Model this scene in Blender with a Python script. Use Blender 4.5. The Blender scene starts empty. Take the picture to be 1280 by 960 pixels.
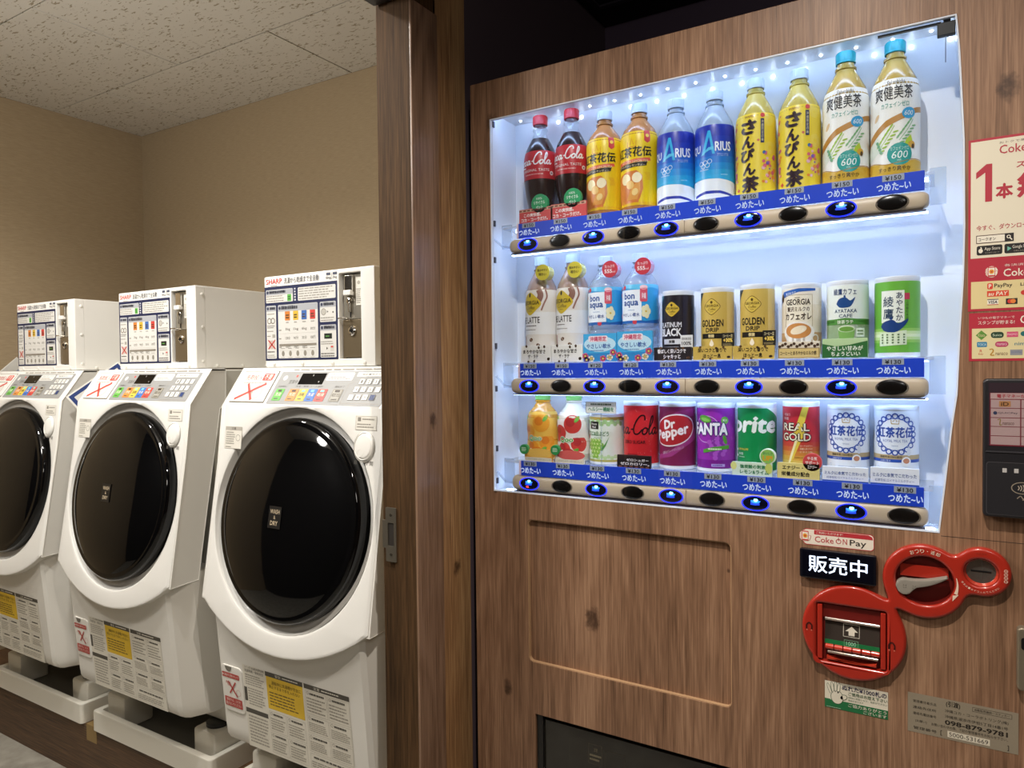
import bpy, bmesh, math, random
from mathutils import Vector, Matrix
random.seed(7)
S = bpy.context.scene
COL = S.collection
PI = math.pi

# ---------------------------------------------------------------- camera
cam_d = bpy.data.cameras.new('camera')
cam_d.sensor_width = 36.0
cam_d.lens = 25.006
cam_d.clip_start = 0.02
cam = bpy.data.objects.new('camera', cam_d)
COL.objects.link(cam)
EYE = 1.355
cam.matrix_world = Matrix(((0.85532338, -0.00234597, 0.51808919, 0.0),
                           (0.51798291, 0.02462628, -0.8550364, 0.0),
                           (-0.01075272, 0.99969397, 0.02227861, EYE),
                           (0, 0, 0, 1)))
S.camera = cam

# ---------------------------------------------------------------- world, lights, exposure
wd = bpy.data.worlds.new('world')
wd.use_nodes = True
wd.node_tree.nodes['Background'].inputs[0].default_value = (1.0, 0.85, 0.7, 1)
wd.node_tree.nodes['Background'].inputs[1].default_value = 0.035
S.world = wd


def lamp(name, kind, loc, power, color, size=0.05, target=None, spot=None, blend=0.4):
    d = bpy.data.lights.new(name, kind)
    d.energy = power
    d.color = color
    if kind == 'AREA':
        d.shape = 'DISK'
        d.size = size
    else:
        d.shadow_soft_size = size
    if spot:
        d.spot_size = math.radians(spot)
        d.spot_blend = blend
    o = bpy.data.objects.new(name, d)
    COL.objects.link(o)
    o.location = loc
    if target:
        o.rotation_euler = (Vector(target) - Vector(loc)).to_track_quat('-Z', 'Y').to_euler()
    return o


WARM = (1.0, 0.97, 0.925)
# recessed ceiling downlights and an unseen fill lamp added to brighten the laundry room
lamp('laundry_downlight', 'SPOT', (-1.62, 0.60, 2.50), 55, WARM, 0.05, (-1.62, 0.60, 0), 150, 0.5)
lamp('laundry_downlight', 'SPOT', (-2.50, 0.60, 2.50), 50, WARM, 0.05, (-2.50, 0.60, 0), 150, 0.5)
lamp('laundry_fill', 'POINT', (-1.95, 0.15, 2.20), 42, WARM, 0.12)
# corridor: recessed downlight before the machine, plus a wide fill lamp added behind the viewer
lamp('corridor_downlight', 'SPOT', (-0.22, 0.45, 2.38), 86, (1.0, 0.91, 0.81), 0.014, (-0.22, 0.60, 0), 140, 1.0)
lamp('corridor_fill', 'AREA', (0.60, -0.55, 2.3), 8, (1.0, 0.93, 0.84), 0.5, (0.0, 0.9, 0.6))

S.view_settings.view_transform = 'Standard'
S.view_settings.look = 'None'
S.view_settings.gamma = 1.0
S.view_settings.use_curve_mapping = False
S.view_settings.exposure = 0.0
LED_POWER = 16.5

# ---------------------------------------------------------------- materials
_mc = {}


def lin(h):
    if isinstance(h, str):
        h = h.lstrip('#')
        c = [int(h[i:i + 2], 16) / 255 for i in (0, 2, 4)]
        return tuple(x / 12.92 if x <= 0.04045 else ((x + 0.055) / 1.055) ** 2.4 for x in c) + (1,)
    return tuple(h) + (1,)


def nodemat(name):
    m = bpy.data.materials.new(name)
    m.use_nodes = True
    nt = m.node_tree
    return m, nt, nt.nodes['Principled BSDF']


def P(h, rough=0.45, metal=0.0, spec=0.5, coat=0.0, emit=0.0, bump=0.0):
    """plain coloured material with a faint procedural roughness variation"""
    k = (h, rough, metal, spec, coat, emit, bump)
    if k in _mc:
        return _mc[k]
    m, nt, b = nodemat('paint_%s' % str(h).strip('#'))
    b.inputs['Base Color'].default_value = lin(h)
    b.inputs['Roughness'].default_value = rough
    b.inputs['Metallic'].default_value = metal
    b.inputs['Specular IOR Level'].default_value = spec
    b.inputs['Coat Weight'].default_value = coat
    b.inputs['Coat Roughness'].default_value = 0.05
    if emit:
        b.inputs['Emission Color'].default_value = lin(h)
        b.inputs['Emission Strength'].default_value = emit
    if bump:
        tc = nt.nodes.new('ShaderNodeTexCoord')
        n = nt.nodes.new('ShaderNodeTexNoise')
        n.inputs['Scale'].default_value = 900
        bp = nt.nodes.new('ShaderNodeBump')
        bp.inputs['Strength'].default_value = bump
        bp.inputs['Distance'].default_value = 0.0005
        nt.links.new(tc.outputs['Object'], n.inputs['Vector'])
        nt.links.new(n.outputs['Fac'], bp.inputs['Height'])
        nt.links.new(bp.outputs['Normal'], b.inputs['Normal'])
    _mc[k] = m
    return m


def emis(h, strength):
    k = ('E', h, strength)
    if k in _mc:
        return _mc[k]
    m, nt, b = nodemat('glow_%s' % str(h).strip('#'))
    b.inputs['Base Color'].default_value = (0, 0, 0, 1)
    b.inputs['Emission Color'].default_value = lin(h)
    b.inputs['Emission Strength'].default_value = strength
    _mc[k] = m
    return m


def pane(name, tint=(1, 1, 1), rough=0.0, ior=1.5, body=0.0, body_col='#ffffff'):
    """thin clear sheet: straight-through transmission plus fresnel reflection, optional faint body colour"""
    m, nt, b = nodemat(name)
    out = nt.nodes['Material Output']
    tr = nt.nodes.new('ShaderNodeBsdfTransparent')
    tr.inputs[0].default_value = tuple(tint) + (1,)
    gl = nt.nodes.new('ShaderNodeBsdfGlossy')
    gl.inputs['Roughness'].default_value = rough
    fr = nt.nodes.new('ShaderNodeFresnel')
    gm = nt.nodes.new('ShaderNodeNewGeometry')     # a thin sheet reflects alike from both faces
    mr = nt.nodes.new('ShaderNodeMapRange')
    mr.inputs['To Min'].default_value = ior
    mr.inputs['To Max'].default_value = 1 / ior
    nt.links.new(gm.outputs['Backfacing'], mr.inputs['Value'])
    nt.links.new(mr.outputs[0], fr.inputs[0])
    mx = nt.nodes.new('ShaderNodeMixShader')
    nt.links.new(fr.outputs[0], mx.inputs[0])
    last = tr.outputs[0]
    if body:
        m2 = nt.nodes.new('ShaderNodeMixShader')
        m2.inputs[0].default_value = body
        b.inputs['Base Color'].default_value = lin(body_col)
        b.inputs['Roughness'].default_value = 0.25
        nt.links.new(tr.outputs[0], m2.inputs[1])
        nt.links.new(b.outputs[0], m2.inputs[2])
        last = m2.outputs[0]
    nt.links.new(last, mx.inputs[1])
    nt.links.new(gl.outputs[0], mx.inputs[2])
    nt.links.new(mx.outputs[0], out.inputs[0])
    return m


def liquid(name, h, body=0.8, rough=0.08):
    return pane(name, lin(h)[:3], 0.03, 1.45, body, h)


def wood(name, dark, mid, light, scale=1.0, rough=0.45, knots=(), rings=1.0, bump=0.25, axis='Z', seed=0.0, spec=0.4):
    """straight-grained oak board: stretched noise, cathedral rings, fine pores, knots at (x, z, r)"""
    m, nt, b = nodemat(name)
    N, L = nt.nodes, nt.links
    tc = N.new('ShaderNodeTexCoord')
    geo = N.new('ShaderNodeNewGeometry')
    src = geo.outputs['Position']
    mp0 = N.new('ShaderNodeMapping')
    mp0.inputs['Location'].default_value = (seed, seed * 0.7, seed * 1.3)
    if axis == 'X':
        mp0.inputs['Rotation'].default_value = (0, PI / 2, 0)
    L.new(src, mp0.inputs['Vector'])

    def noise(sc, detail, rgh=0.55, dist=0.0):
        mp = N.new('ShaderNodeMapping')
        mp.inputs['Scale'].default_value = sc
        L.new(mp0.outputs[0], mp.inputs['Vector'])
        n = N.new('ShaderNodeTexNoise')
        n.inputs['Scale'].default_value = 1.0
        n.inputs['Detail'].default_value = detail
        n.inputs['Roughness'].default_value = rgh
        n.inputs['Distortion'].default_value = dist
        L.new(mp.outputs[0], n.inputs['Vector'])
        return n.outputs['Fac']

    def math_(op, a, c, clamp=False):
        n = N.new('ShaderNodeMath')
        n.operation = op
        n.use_clamp = clamp
        for i, v in enumerate((a, c)):
            if isinstance(v, (int, float)):
                n.inputs[i].default_value = v
            else:
                L.new(v, n.inputs[i])
        return n.outputs[0]
    broad = noise((9 * scale, 9 * scale, 0.9 * scale), 3)
    rng = noise((5.5 * scale, 5.5 * scale, 0.8 * scale), 2, 0.5, 0.6)
    ring = math_('FRACT', math_('MULTIPLY', rng, 15.0), 0.0)
    ring = math_('MULTIPLY', math_('ABSOLUTE', math_('SUBTRACT', ring, 0.5), 0.0), 2.0)
    grain = noise((230 * scale, 230 * scale, 5 * scale), 4, 0.6)
    pores = noise((420 * scale, 420 * scale, 14 * scale), 2, 0.5)
    v = math_('ADD', math_('MULTIPLY', broad, 0.56), math_('MULTIPLY', ring, 0.10 * rings))
    v = math_('ADD', v, math_('MULTIPLY', grain, 0.52))
    v = math_('ADD', v, math_('MULTIPLY', pores, 0.48))
    ramp = N.new('ShaderNodeValToRGB')
    e = ramp.color_ramp.elements
    e[0].position, e[0].color = 0.58, lin(dark)
    e[1].position, e[1].color = 1.0, lin(light)
    k = e.new(0.80)
    k.color = lin(mid)
    L.new(v, ramp.inputs[0])
    colr = ramp.outputs[0]
    if knots:
        acc = None
        for kx, kz, kr in knots:
            sep = N.new('ShaderNodeSeparateXYZ')
            L.new(src, sep.inputs[0])
            dx = math_('DIVIDE', math_('SUBTRACT', sep.outputs[0 if axis != 'Y' else 1], kx), kr * 0.8)
            dz = math_('DIVIDE', math_('SUBTRACT', sep.outputs[2], kz), kr * 1.15)
            r2 = math_('ADD', math_('MULTIPLY', dx, dx), math_('MULTIPLY', dz, dz))
            wob = math_('MULTIPLY', math_('SUBTRACT', noise((90, 90, 70), 3), 0.5), 2.2)
            f = math_('SUBTRACT', 1.0, math_('ADD', r2, wob), True)
            acc = f if acc is None else math_('MAXIMUM', acc, f)
        mix = N.new('ShaderNodeMix')
        mix.data_type = 'RGBA'
        L.new(math_('MULTIPLY', acc, 0.85), mix.inputs['Factor'])
        L.new(colr, mix.inputs['A'])
        mix.inputs['B'].default_value = lin('#3d281c')
        colr = mix.outputs['Result']
    L.new(colr, b.inputs['Base Color'])
    b.inputs['Roughness'].default_value = rough
    b.inputs['Specular IOR Level'].default_value = spec
    bp = N.new('ShaderNodeBump')
    bp.inputs['Strength'].default_value = bump
    bp.inputs['Distance'].default_value = 0.001
    L.new(grain, bp.inputs['Height'])
    L.new(bp.outputs[0], b.inputs['Normal'])
    return m


def wallcloth(name, c1, c2):
    m, nt, b = nodemat(name)
    N, L = nt.nodes, nt.links
    geo = N.new('ShaderNodeNewGeometry')
    mp = N.new('ShaderNodeMapping')
    mp.inputs['Scale'].default_value = (30, 30, 520)
    L.new(geo.outputs['Position'], mp.inputs['Vector'])
    n = N.new('ShaderNodeTexNoise')
    n.inputs['Scale'].default_value = 1.0
    n.inputs['Detail'].default_value = 3
    L.new(mp.outputs[0], n.inputs['Vector'])
    r = N.new('ShaderNodeValToRGB')
    r.color_ramp.elements[0].position = 0.3
    r.color_ramp.elements[0].color = lin(c1)
    r.color_ramp.elements[1].position = 0.7
    r.color_ramp.elements[1].color = lin(c2)
    L.new(n.outputs['Fac'], r.inputs[0])
    L.new(r.outputs[0], b.inputs['Base Color'])
    b.inputs['Roughness'].default_value = 0.85
    bp = N.new('ShaderNodeBump')
    bp.inputs['Strength'].default_value = 0.3
    bp.inputs['Distance'].default_value = 0.001
    L.new(n.outputs['Fac'], bp.inputs['Height'])
    L.new(bp.outputs[0], b.inputs['Normal'])
    return m


def fissured(name, base, mark):
    """mineral-fibre ceiling tile: short dark fissures running one way"""
    m, nt, b = nodemat(name)
    N, L = nt.nodes, nt.links
    geo = N.new('ShaderNodeNewGeometry')
    mp = N.new('ShaderNodeMapping')
    mp.inputs['Scale'].default_value = (46, 120, 1)
    mp.inputs['Rotation'].default_value = (0, 0, 0.12)
    L.new(geo.outputs['Position'], mp.inputs['Vector'])
    n = N.new('ShaderNodeTexNoise')
    n.inputs['Scale'].default_value = 1.0
    n.inputs['Detail'].default_value = 2.5
    n.inputs['Roughness'].default_value = 0.55
    n.inputs['Distortion'].default_value = 0.5
    L.new(mp.outputs[0], n.inputs['Vector'])
    r = N.new('ShaderNodeValToRGB')
    r.color_ramp.elements[0].position = 0.60
    r.color_ramp.elements[0].color = lin(base)
    r.color_ramp.elements[1].position = 0.64
    r.color_ramp.elements[1].color = lin(mark)
    L.new(n.outputs['Fac'], r.inputs[0])
    L.new(r.outputs[0], b.inputs['Base Color'])
    b.inputs['Roughness'].default_value = 0.9
    return m


def speckle(name, c1, c2, scale, rough):
    m, nt, b = nodemat(name)
    N, L = nt.nodes, nt.links
    geo = N.new('ShaderNodeNewGeometry')
    n = N.new('ShaderNodeTexNoise')
    n.inputs['Scale'].default_value = scale
    n.inputs['Detail'].default_value = 6
    L.new(geo.outputs['Position'], n.inputs['Vector'])
    r = N.new('ShaderNodeValToRGB')
    r.color_ramp.elements[0].position = 0.35
    r.color_ramp.elements[0].color = lin(c1)
    r.color_ramp.elements[1].position = 0.65
    r.color_ramp.elements[1].color = lin(c2)
    L.new(n.outputs['Fac'], r.inputs[0])
    L.new(r.outputs[0], b.inputs['Base Color'])
    b.inputs['Roughness'].default_value = rough
    return m


# ---------------------------------------------------------------- mesh builder
LOC = {}


class M:
    def __init__(s):
        s.v, s.f, s.m, s.mats = [], [], [], []

    def mi(s, mat):
        if mat not in s.mats:
            s.mats.append(mat)
        return s.mats.index(mat)

    def raw(s, vs, fs, mat):
        o = len(s.v)
        i = s.mi(mat)
        s.v += [tuple(v) for v in vs]
        s.f += [tuple(x + o for x in f) for f in fs]
        s.m += [i] * len(fs)
        return s

    def bm(s, bm, mat, fn=None):
        bm.verts.index_update()
        vs = [tuple(fn(*v.co)) if fn else tuple(v.co) for v in bm.verts]
        s.raw(vs, [[v.index for v in f.verts] for f in bm.faces], mat)
        bm.free()
        return s

    def box(s, x0, x1, y0, y1, z0, z1, mat, bev=0.0, seg=2, fn=None):
        bm = bmesh.new()
        bmesh.ops.create_cube(bm, size=1.0)
        for v in bm.verts:
            v.co = ((x0 + x1) / 2 + v.co.x * (x1 - x0), (y0 + y1) / 2 + v.co.y * (y1 - y0), (z0 + z1) / 2 + v.co.z * (z1 - z0))
        if bev:
            bmesh.ops.bevel(bm, geom=bm.edges[:], offset=bev, segments=seg, affect='EDGES', profile=0.5)
        return s.bm(bm, mat, fn)

    def lathe(s, prof, c, mat, axis=(0, 0, 1), n=32, sx=1.0, sy=1.0):
        a = Vector(axis).normalized()
        if abs(a.z) > 0.99:
            u, w = Vector((1, 0, 0)), Vector((0, 1, 0))
        else:
            u = Vector((1, 0, 0))
            u = (u - a * u.dot(a)).normalized()
            w = a.cross(u)
        c = Vector(c)
        vs, fs, rings = [], [], []
        for r, h in prof:
            if r <= 1e-7:
                rings.append([len(vs)])
                vs.append(c + a * h)
            else:
                st = len(vs)
                for i in range(n):
                    t = 2 * PI * i / n
                    vs.append(c + a * h + u * (r * sx * math.cos(t)) + w * (r * sy * math.sin(t)))
                rings.append(list(range(st, st + n)))
        for A, B in zip(rings, rings[1:]):
            for i in range(n):
                j = (i + 1) % n
                if len(A) == 1 and len(B) > 1:
                    fs.append((A[0], B[i], B[j]))
                elif len(B) == 1 and len(A) > 1:
                    fs.append((A[i], A[j], B[0]))
                elif len(A) > 1:
                    fs.append((A[i], A[j], B[j], B[i]))
        return s.raw(vs, fs, mat)

    def tube(s, pts, r, mat, n=8):
        pts = [Vector(p) for p in pts]
        vs, fs = [], []
        prev = None
        for i, p in enumerate(pts):
            d = (pts[min(i + 1, len(pts) - 1)] - pts[max(i - 1, 0)]).normalized()
            u = d.orthogonal().normalized() if prev is None else (prev - d * prev.dot(d)).normalized()
            prev = u
            w = d.cross(u)
            for k in range(n):
                t = 2 * PI * k / n
                vs.append(p + u * r * math.cos(t) + w * r * math.sin(t))
        for i in range(len(pts) - 1):
            for k in range(n):
                q = (k + 1) % n
                fs.append((i * n + k, i * n + q, (i + 1) * n + q, (i + 1) * n + k))
        fs.append(tuple(range(n)))
        fs.append(tuple(range((len(pts) - 1) * n, len(pts) * n)))
        return s.raw(vs, fs, mat)

    def plate(s, loops, y0, y1, mat, bev=0.0, cuts=(), fn=None, seg=2):
        """flat board in XZ (outer loop first, then holes); front face at y0, back at y1"""
        bm = bmesh.new()
        fl, ol = [], []
        for li, lp in enumerate(loops):
            area = sum(a[0] * b[1] - b[0] * a[1] for a, b in zip(lp, lp[1:] + lp[:1]))
            if area < 0:
                lp = lp[::-1]
            n = len(lp)
            rows = []
            for k in range(seg + 1 if bev else 1):
                if bev:
                    t = PI / 2 * k / seg
                    ins, dy = bev * (1 - math.sin(t)), bev * (1 - math.cos(t))
                    # k=0: inset by bev at y0 ; k=seg: no inset at y0+bev
                else:
                    ins, dy = 0, 0
                row = []
                for i in range(n):
                    p0, p1, p2 = Vector(lp[i - 1]), Vector(lp[i]), Vector(lp[(i + 1) % n])
                    e1, e2 = (p1 - p0).normalized(), (p2 - p1).normalized()
                    nn = Vector((-e1.y - e2.y, e1.x + e2.x))
                    if nn.length < 1e-6:
                        nn = Vector((-e1.y, e1.x))
                    nn.normalize()
                    cs = max(0.35, nn.dot(Vector((-e1.y, e1.x))))
                    q = p1 + nn * (ins / cs) * (1 if li == 0 else -1)
                    row.append(bm.verts.new((q.x, y0 + dy, q.y)))
                rows.append(row)
            row = [bm.verts.new((p[0], y1, p[1])) for p in lp]
            rows.append(row)
            for A, B in zip(rows, rows[1:]):
                for i in range(n):
                    j = (i + 1) % n
                    bm.faces.new((A[i], A[j], B[j], B[i]))
            for i in range(n):
                j = (i + 1) % n
                fl.append(bm.edges.get((rows[0][i], rows[0][j])))
                ol.append(bm.edges.get((rows[-1][i], rows[-1][j])))
        bmesh.ops.triangle_fill(bm, use_beauty=True, use_dissolve=False, edges=fl)
        bmesh.ops.triangle_fill(bm, use_beauty=True, use_dissolve=False, edges=ol)
        for co, no in cuts:
            bmesh.ops.bisect_plane(bm, geom=bm.verts[:] + bm.edges[:] + bm.faces[:], plane_co=co, plane_no=no)
        bmesh.ops.recalc_face_normals(bm, faces=bm.faces)
        return s.bm(bm, mat, fn)

    def obj(s, name, parent=None, smooth=35, kind=None):
        me = bpy.data.meshes.new(name)
        off = Vector(LOC.get(parent, (0, 0, 0))) if parent else Vector((0, 0, 0))
        me.from_pydata([(v[0] - off.x, v[1] - off.y, v[2] - off.z) for v in s.v], [], s.f)
        for m in s.mats:
            me.materials.append(m)
        me.polygons.foreach_set('material_index', s.m)
        if smooth:
            me.polygons.foreach_set('use_smooth', [True] * len(me.polygons))
            bm = bmesh.new()
            bm.from_mesh(me)
            lim = math.radians(smooth)
            for e in bm.edges:
                if len(e.link_faces) == 2:
                    e.smooth = e.calc_face_angle(0) < lim
            bm.to_mesh(me)
            bm.free()
        me.update()
        o = bpy.data.objects.new(name, me)
        COL.objects.link(o)
        if smooth in (25, 30, 35, 40):
            wn = o.modifiers.new('weighted_normals', 'WEIGHTED_NORMAL')
            wn.keep_sharp = True
            wn.weight = 80
        if parent:
            o.parent = parent
            LOC[o] = off
        if kind:
            o['kind'] = kind
        return o


def thing(name, label, cat, loc, group=None):
    o = bpy.data.objects.new(name, None)
    o.empty_display_size = 0.05
    COL.objects.link(o)
    o.location = loc
    o['label'] = label
    o['category'] = cat
    if group:
        o['group'] = group
    LOC[o] = Vector(loc)
    return o


def tag(o, label, cat, group=None):
    o['label'] = label
    o['category'] = cat
    if group:
        o['group'] = group
    return o


def dup(o, parent=None, dx=None, label=None):
    c = o.copy()
    COL.objects.link(c)
    if parent:
        c.parent = parent
    if dx is not None:
        c.location = Vector(o.location) + Vector(dx)
    if label:
        c['label'] = label
    for ch in list(o.children):
        dup(ch, c)
    LOC[c] = Vector(c.location) if not parent else LOC.get(parent)
    return c


# ---------------------------------------------------------------- flat print: lettering and marks as thin coloured shapes
_glyph = {}


def glyphs(txt, bold):
    k = txt
    if k not in _glyph:
        cu = bpy.data.curves.new('t', 'FONT')
        cu.body = txt
        cu.size = 1.0
        cu.resolution_u = 2
        cu.fill_mode = 'FRONT'
        ob = bpy.data.objects.new('t', cu)
        me = ob.to_mesh()
        vs = [(v.co.x, v.co.y) for v in me.vertices]
        fs = [tuple(p.vertices) for p in me.polygons]
        ob.to_mesh_clear()
        bpy.data.objects.remove(ob)
        bpy.data.curves.remove(cu)
        _glyph[k] = (vs, fs)
    return _glyph[k]


def catmull(pts, n=8):
    out = []
    P_ = [pts[0]] + list(pts) + [pts[-1]]
    for i in range(1, len(P_) - 2):
        p0, p1, p2, p3 = P_[i - 1:i + 3]
        for k in range(n):
            t = k / n
            out.append(tuple(0.5 * (2 * p1[a] + (p2[a] - p0[a]) * t + (2 * p0[a] - 5 * p1[a] + 4 * p2[a] - p3[a]) * t * t
                                    + (3 * p1[a] - p0[a] - 3 * p2[a] + p3[a]) * t ** 3) for a in (0, 1)))
    out.append(tuple(pts[-1]))
    return out


class D:
    """list of flat shapes in a (u, v) frame of u0..u1 x v0..v1 metres, each with a colour and a level"""

    def __init__(s, u0, v0, u1, v1, rough=0.45, emit=0):
        s.o, s.sc = (u0, v0), (u1 - u0, v1 - v0)
        s.it = []
        s.rough, s.em = rough, emit

    def T(s, p):
        return (s.o[0] + p[0] * s.sc[0], s.o[1] + p[1] * s.sc[1])

    def raw(s, vs, fs, col, lv):
        s.it.append(([s.T(v) for v in vs], fs, col, lv))
        return s

    def poly(s, pts, col, lv=1):
        bm = bmesh.new()
        vs = [bm.verts.new((p[0], p[1], 0)) for p in pts]
        es = [bm.edges.new((vs[i], vs[(i + 1) % len(vs)])) for i in range(len(vs))]
        bmesh.ops.triangle_fill(bm, use_beauty=True, edges=es)
        bm.verts.index_update()
        V = [(v.co.x, v.co.y) for v in bm.verts]
        F = [[v.index for v in f.verts] for f in bm.faces]
        bm.free()
        return s.raw(V, F, col, lv)

    def rect(s, a, b, c, d, col, lv=1):
        return s.raw([(a, b), (c, b), (c, d), (a, d)], [(0, 1, 2, 3)], col, lv)

    def rrect(s, a, b, c, d, r, col, lv=1, n=4):
        rx = r
        ry = r * s.sc[0] / s.sc[1]
        pts = []
        for cx, cy, st in ((c - rx, d - ry, 0), (a + rx, d - ry, 1), (a + rx, b + ry, 2), (c - rx, b + ry, 3)):
            for k in range(n + 1):
                t = (st + k / n) * PI / 2
                pts.append((cx + rx * math.cos(t), cy + ry * math.sin(t)))
        return s.raw(pts, [tuple(range(len(pts)))], col, lv)

    def frame(s, a, b, c, d, w, col, lv=1):
        h = w * s.sc[0] / s.sc[1]
        s.rect(a, b, c, b + h, col, lv)
        s.rect(a, d - h, c, d, col, lv)
        s.rect(a, b + h, a + w, d - h, col, lv)
        return s.rect(c - w, b + h, c, d - h, col, lv)

    def ell(s, cx, cy, rx, ry, col, lv=1, n=20, rot=0.0):
        """ry in v units"""
        pts = []
        k = s.sc[1] / s.sc[0]
        for i in range(n):
            t = 2 * PI * i / n
            x, y = rx * math.cos(t), ry * k * math.sin(t)
            pts.append((cx + x * math.cos(rot) - y * math.sin(rot), cy + (x * math.sin(rot) + y * math.cos(rot)) / k))
        return s.raw(pts, [tuple(range(n))], col, lv)

    def circ(s, cx, cy, r, col, lv=1, n=20):
        return s.ell(cx, cy, r, r * s.sc[0] / s.sc[1], col, lv, n)

    def ring(s, cx, cy, r, w, col, lv=1, n=24, ry=None):
        q = s.sc[0] / s.sc[1]
        ry = r * q if ry is None else ry
        vs = []
        for i in range(n):
            t = 2 * PI * i / n
            vs.append((cx + r * math.cos(t), cy + ry * math.sin(t)))
            vs.append((cx + (r - w) * math.cos(t), cy + (ry - w * q) * math.sin(t)))
        fs = [(2 * i, 2 * ((i + 1) % n), 2 * ((i + 1) % n) + 1, 2 * i + 1) for i in range(n)]
        return s.raw(vs, fs, col, lv)

    def stroke(s, pts, w, col, lv=1, smooth=True, w2=None):
        if smooth and len(pts) > 2:
            pts = catmull(pts)
        k = s.sc[1] / s.sc[0]
        q = [(p[0], p[1] * k) for p in pts]
        vs = []
        n = len(q)
        for i in range(n):
            a, b = q[max(i - 1, 0)], q[min(i + 1, n - 1)]
            dx, dy = b[0] - a[0], b[1] - a[1]
            l = math.hypot(dx, dy) or 1
            ww = w if w2 is None else w + (w2 - w) * i / (n - 1)
            nx, ny = -dy / l * ww / 2, dx / l * ww / 2
            vs += [(q[i][0] + nx, (q[i][1] + ny) / k), (q[i][0] - nx, (q[i][1] - ny) / k)]
        return s.raw(vs, [(2 * i, 2 * i + 1, 2 * i + 3, 2 * i + 2) for i in range(n - 1)], col, lv)

    def text(s, t, a, b, c, d, col, lv=2, bold=0.0, shear=0.0, rot=0.0, outline=None, arch=0.0):
        """text stretched to fill the box a..c x b..d"""
        vs, fs = glyphs(t, bold)
        if not vs:
            return s
        if shear:
            vs = [(x + y * shear, y) for x, y in vs]
        x0, x1 = min(v[0] for v in vs), max(v[0] for v in vs)
        y0, y1 = min(v[1] for v in vs), max(v[1] for v in vs)
        if outline:
            s.text(t, a - 0.008, b, c + 0.008, d, outline[0], lv, outline[1], shear, rot)
            lv += 1
        w_, h_ = (x1 - x0) + 2 * bold or 1, (y1 - y0) + 2 * bold or 1
        for i, (sx, sy) in enumerate(((-bold, 0), (bold, 0), (0, bold), (0, -bold)) if bold else ((0, 0),)):
            out = []
            for x, y in vs:
                p = ((x - x0 + sx + bold) / w_, (y - y0 + sy + bold) / h_)
                X, Y = a + p[0] * (c - a), b + p[1] * (d - b)
                if arch:
                    Y += arch * (1 - (2 * p[0] - 1) ** 2)
                if rot:
                    k = s.sc[1] / s.sc[0]
                    mx, my = (a + c) / 2, (b + d) / 2
                    dx, dy = X - mx, (Y - my) * k
                    X, Y = mx + dx * math.cos(rot) - dy * math.sin(rot), my + (dx * math.sin(rot) + dy * math.cos(rot)) / k
                out.append((X, Y))
            s.raw(out, fs, col, lv + 0.2 * i)
        return s

    def vtext(s, t, a, b, c, d, col, lv=2, bold=0.0, gap=0.12):
        n = len(t)
        h = (d - b) / n
        for i, ch in enumerate(t):
            top = d - i * h
            s.text(ch, a, top - h * (1 - gap / 2), c, top - h * gap / 2, col, lv, bold)
        return s

    def lines(s, a, b, c, d, n, col, lv=2, fill=0.5, jag=0.25):
        """rows of lettering too small to read: broken thin bars"""
        h = (d - b) / n
        for i in range(n):
            y = d - (i + 1) * h + h * (1 - fill) / 2
            end = c - (c - a) * random.random() * jag
            x = a
            while x < end - 1e-6:
                w = (c - a) * random.uniform(0.05, 0.16)
                s.rect(x, y, min(x + w, end), y + h * fill, col, lv)
                x += w + (c - a) * 0.018
        return s

    def build(s, name, parent, fn, step=0.0, smooth=0, gap=0.00025, into=None, zstep=0.0):
        out = into or M()
        for vs, fs, col, lv in s.it:
            mat = col if not isinstance(col, str) else (emis(col, s.em) if s.em else P(col, s.rough))
            us = [v[0] for v in vs]
            v_ = [v[1] for v in vs]
            if (step and max(us) - min(us) > step) or (zstep and max(v_) - min(v_) > zstep):
                bm = bmesh.new()
                bv = [bm.verts.new((v[0], v[1], 0)) for v in vs]
                for f in fs:
                    try:
                        bm.faces.new([bv[i] for i in f])
                    except ValueError:
                        pass
                if step:
                    k = math.ceil(min(us) / step)
                    while k * step < max(us):
                        bmesh.ops.bisect_plane(bm, geom=bm.verts[:] + bm.edges[:] + bm.faces[:], plane_co=(k * step, 0, 0), plane_no=(1, 0, 0))
                        k += 1
                if zstep:
                    k = math.ceil(min(v_) / zstep)
                    while k * zstep < max(v_):
                        bmesh.ops.bisect_plane(bm, geom=bm.verts[:] + bm.edges[:] + bm.faces[:], plane_co=(0, k * zstep, 0), plane_no=(0, 1, 0))
                        k += 1
                bm.verts.index_update()
                vs = [(v.co.x, v.co.y) for v in bm.verts]
                fs = [[v.index for v in f.verts] for f in bm.faces]
                bm.free()
            out.raw([fn(v[0], v[1], lv * gap) for v in vs], fs, mat)
        if into:
            return out
        return out.obj(name, parent, smooth)


def flatY(y):
    return lambda u, v, l: (u, y - l, v)


def interp(tab, x):
    if x <= tab[0][0]:
        return tab[0][1]
    for (a, p), (b, q) in zip(tab, tab[1:]):
        if x <= b:
            return p + (q - p) * (x - a) / (b - a)
    return tab[-1][1]


def rloop(x0, x1, z0, z1, r, n=5):
    pts = []
    for cx, cz, st in ((x1 - r, z1 - r, 0), (x0 + r, z1 - r, 1), (x0 + r, z0 + r, 2), (x1 - r, z0 + r, 3)):
        for k in range(n + 1):
            t = (st + k / n) * PI / 2
            pts.append((cx + r * math.cos(t), cz + r * math.sin(t)))
    return pts


def cloop(cx, cz, r, n=32, rz=None):
    rz = rz or r
    return [(cx + r * math.cos(2 * PI * i / n), cz + rz * math.sin(2 * PI * i / n)) for i in range(n)]

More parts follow.
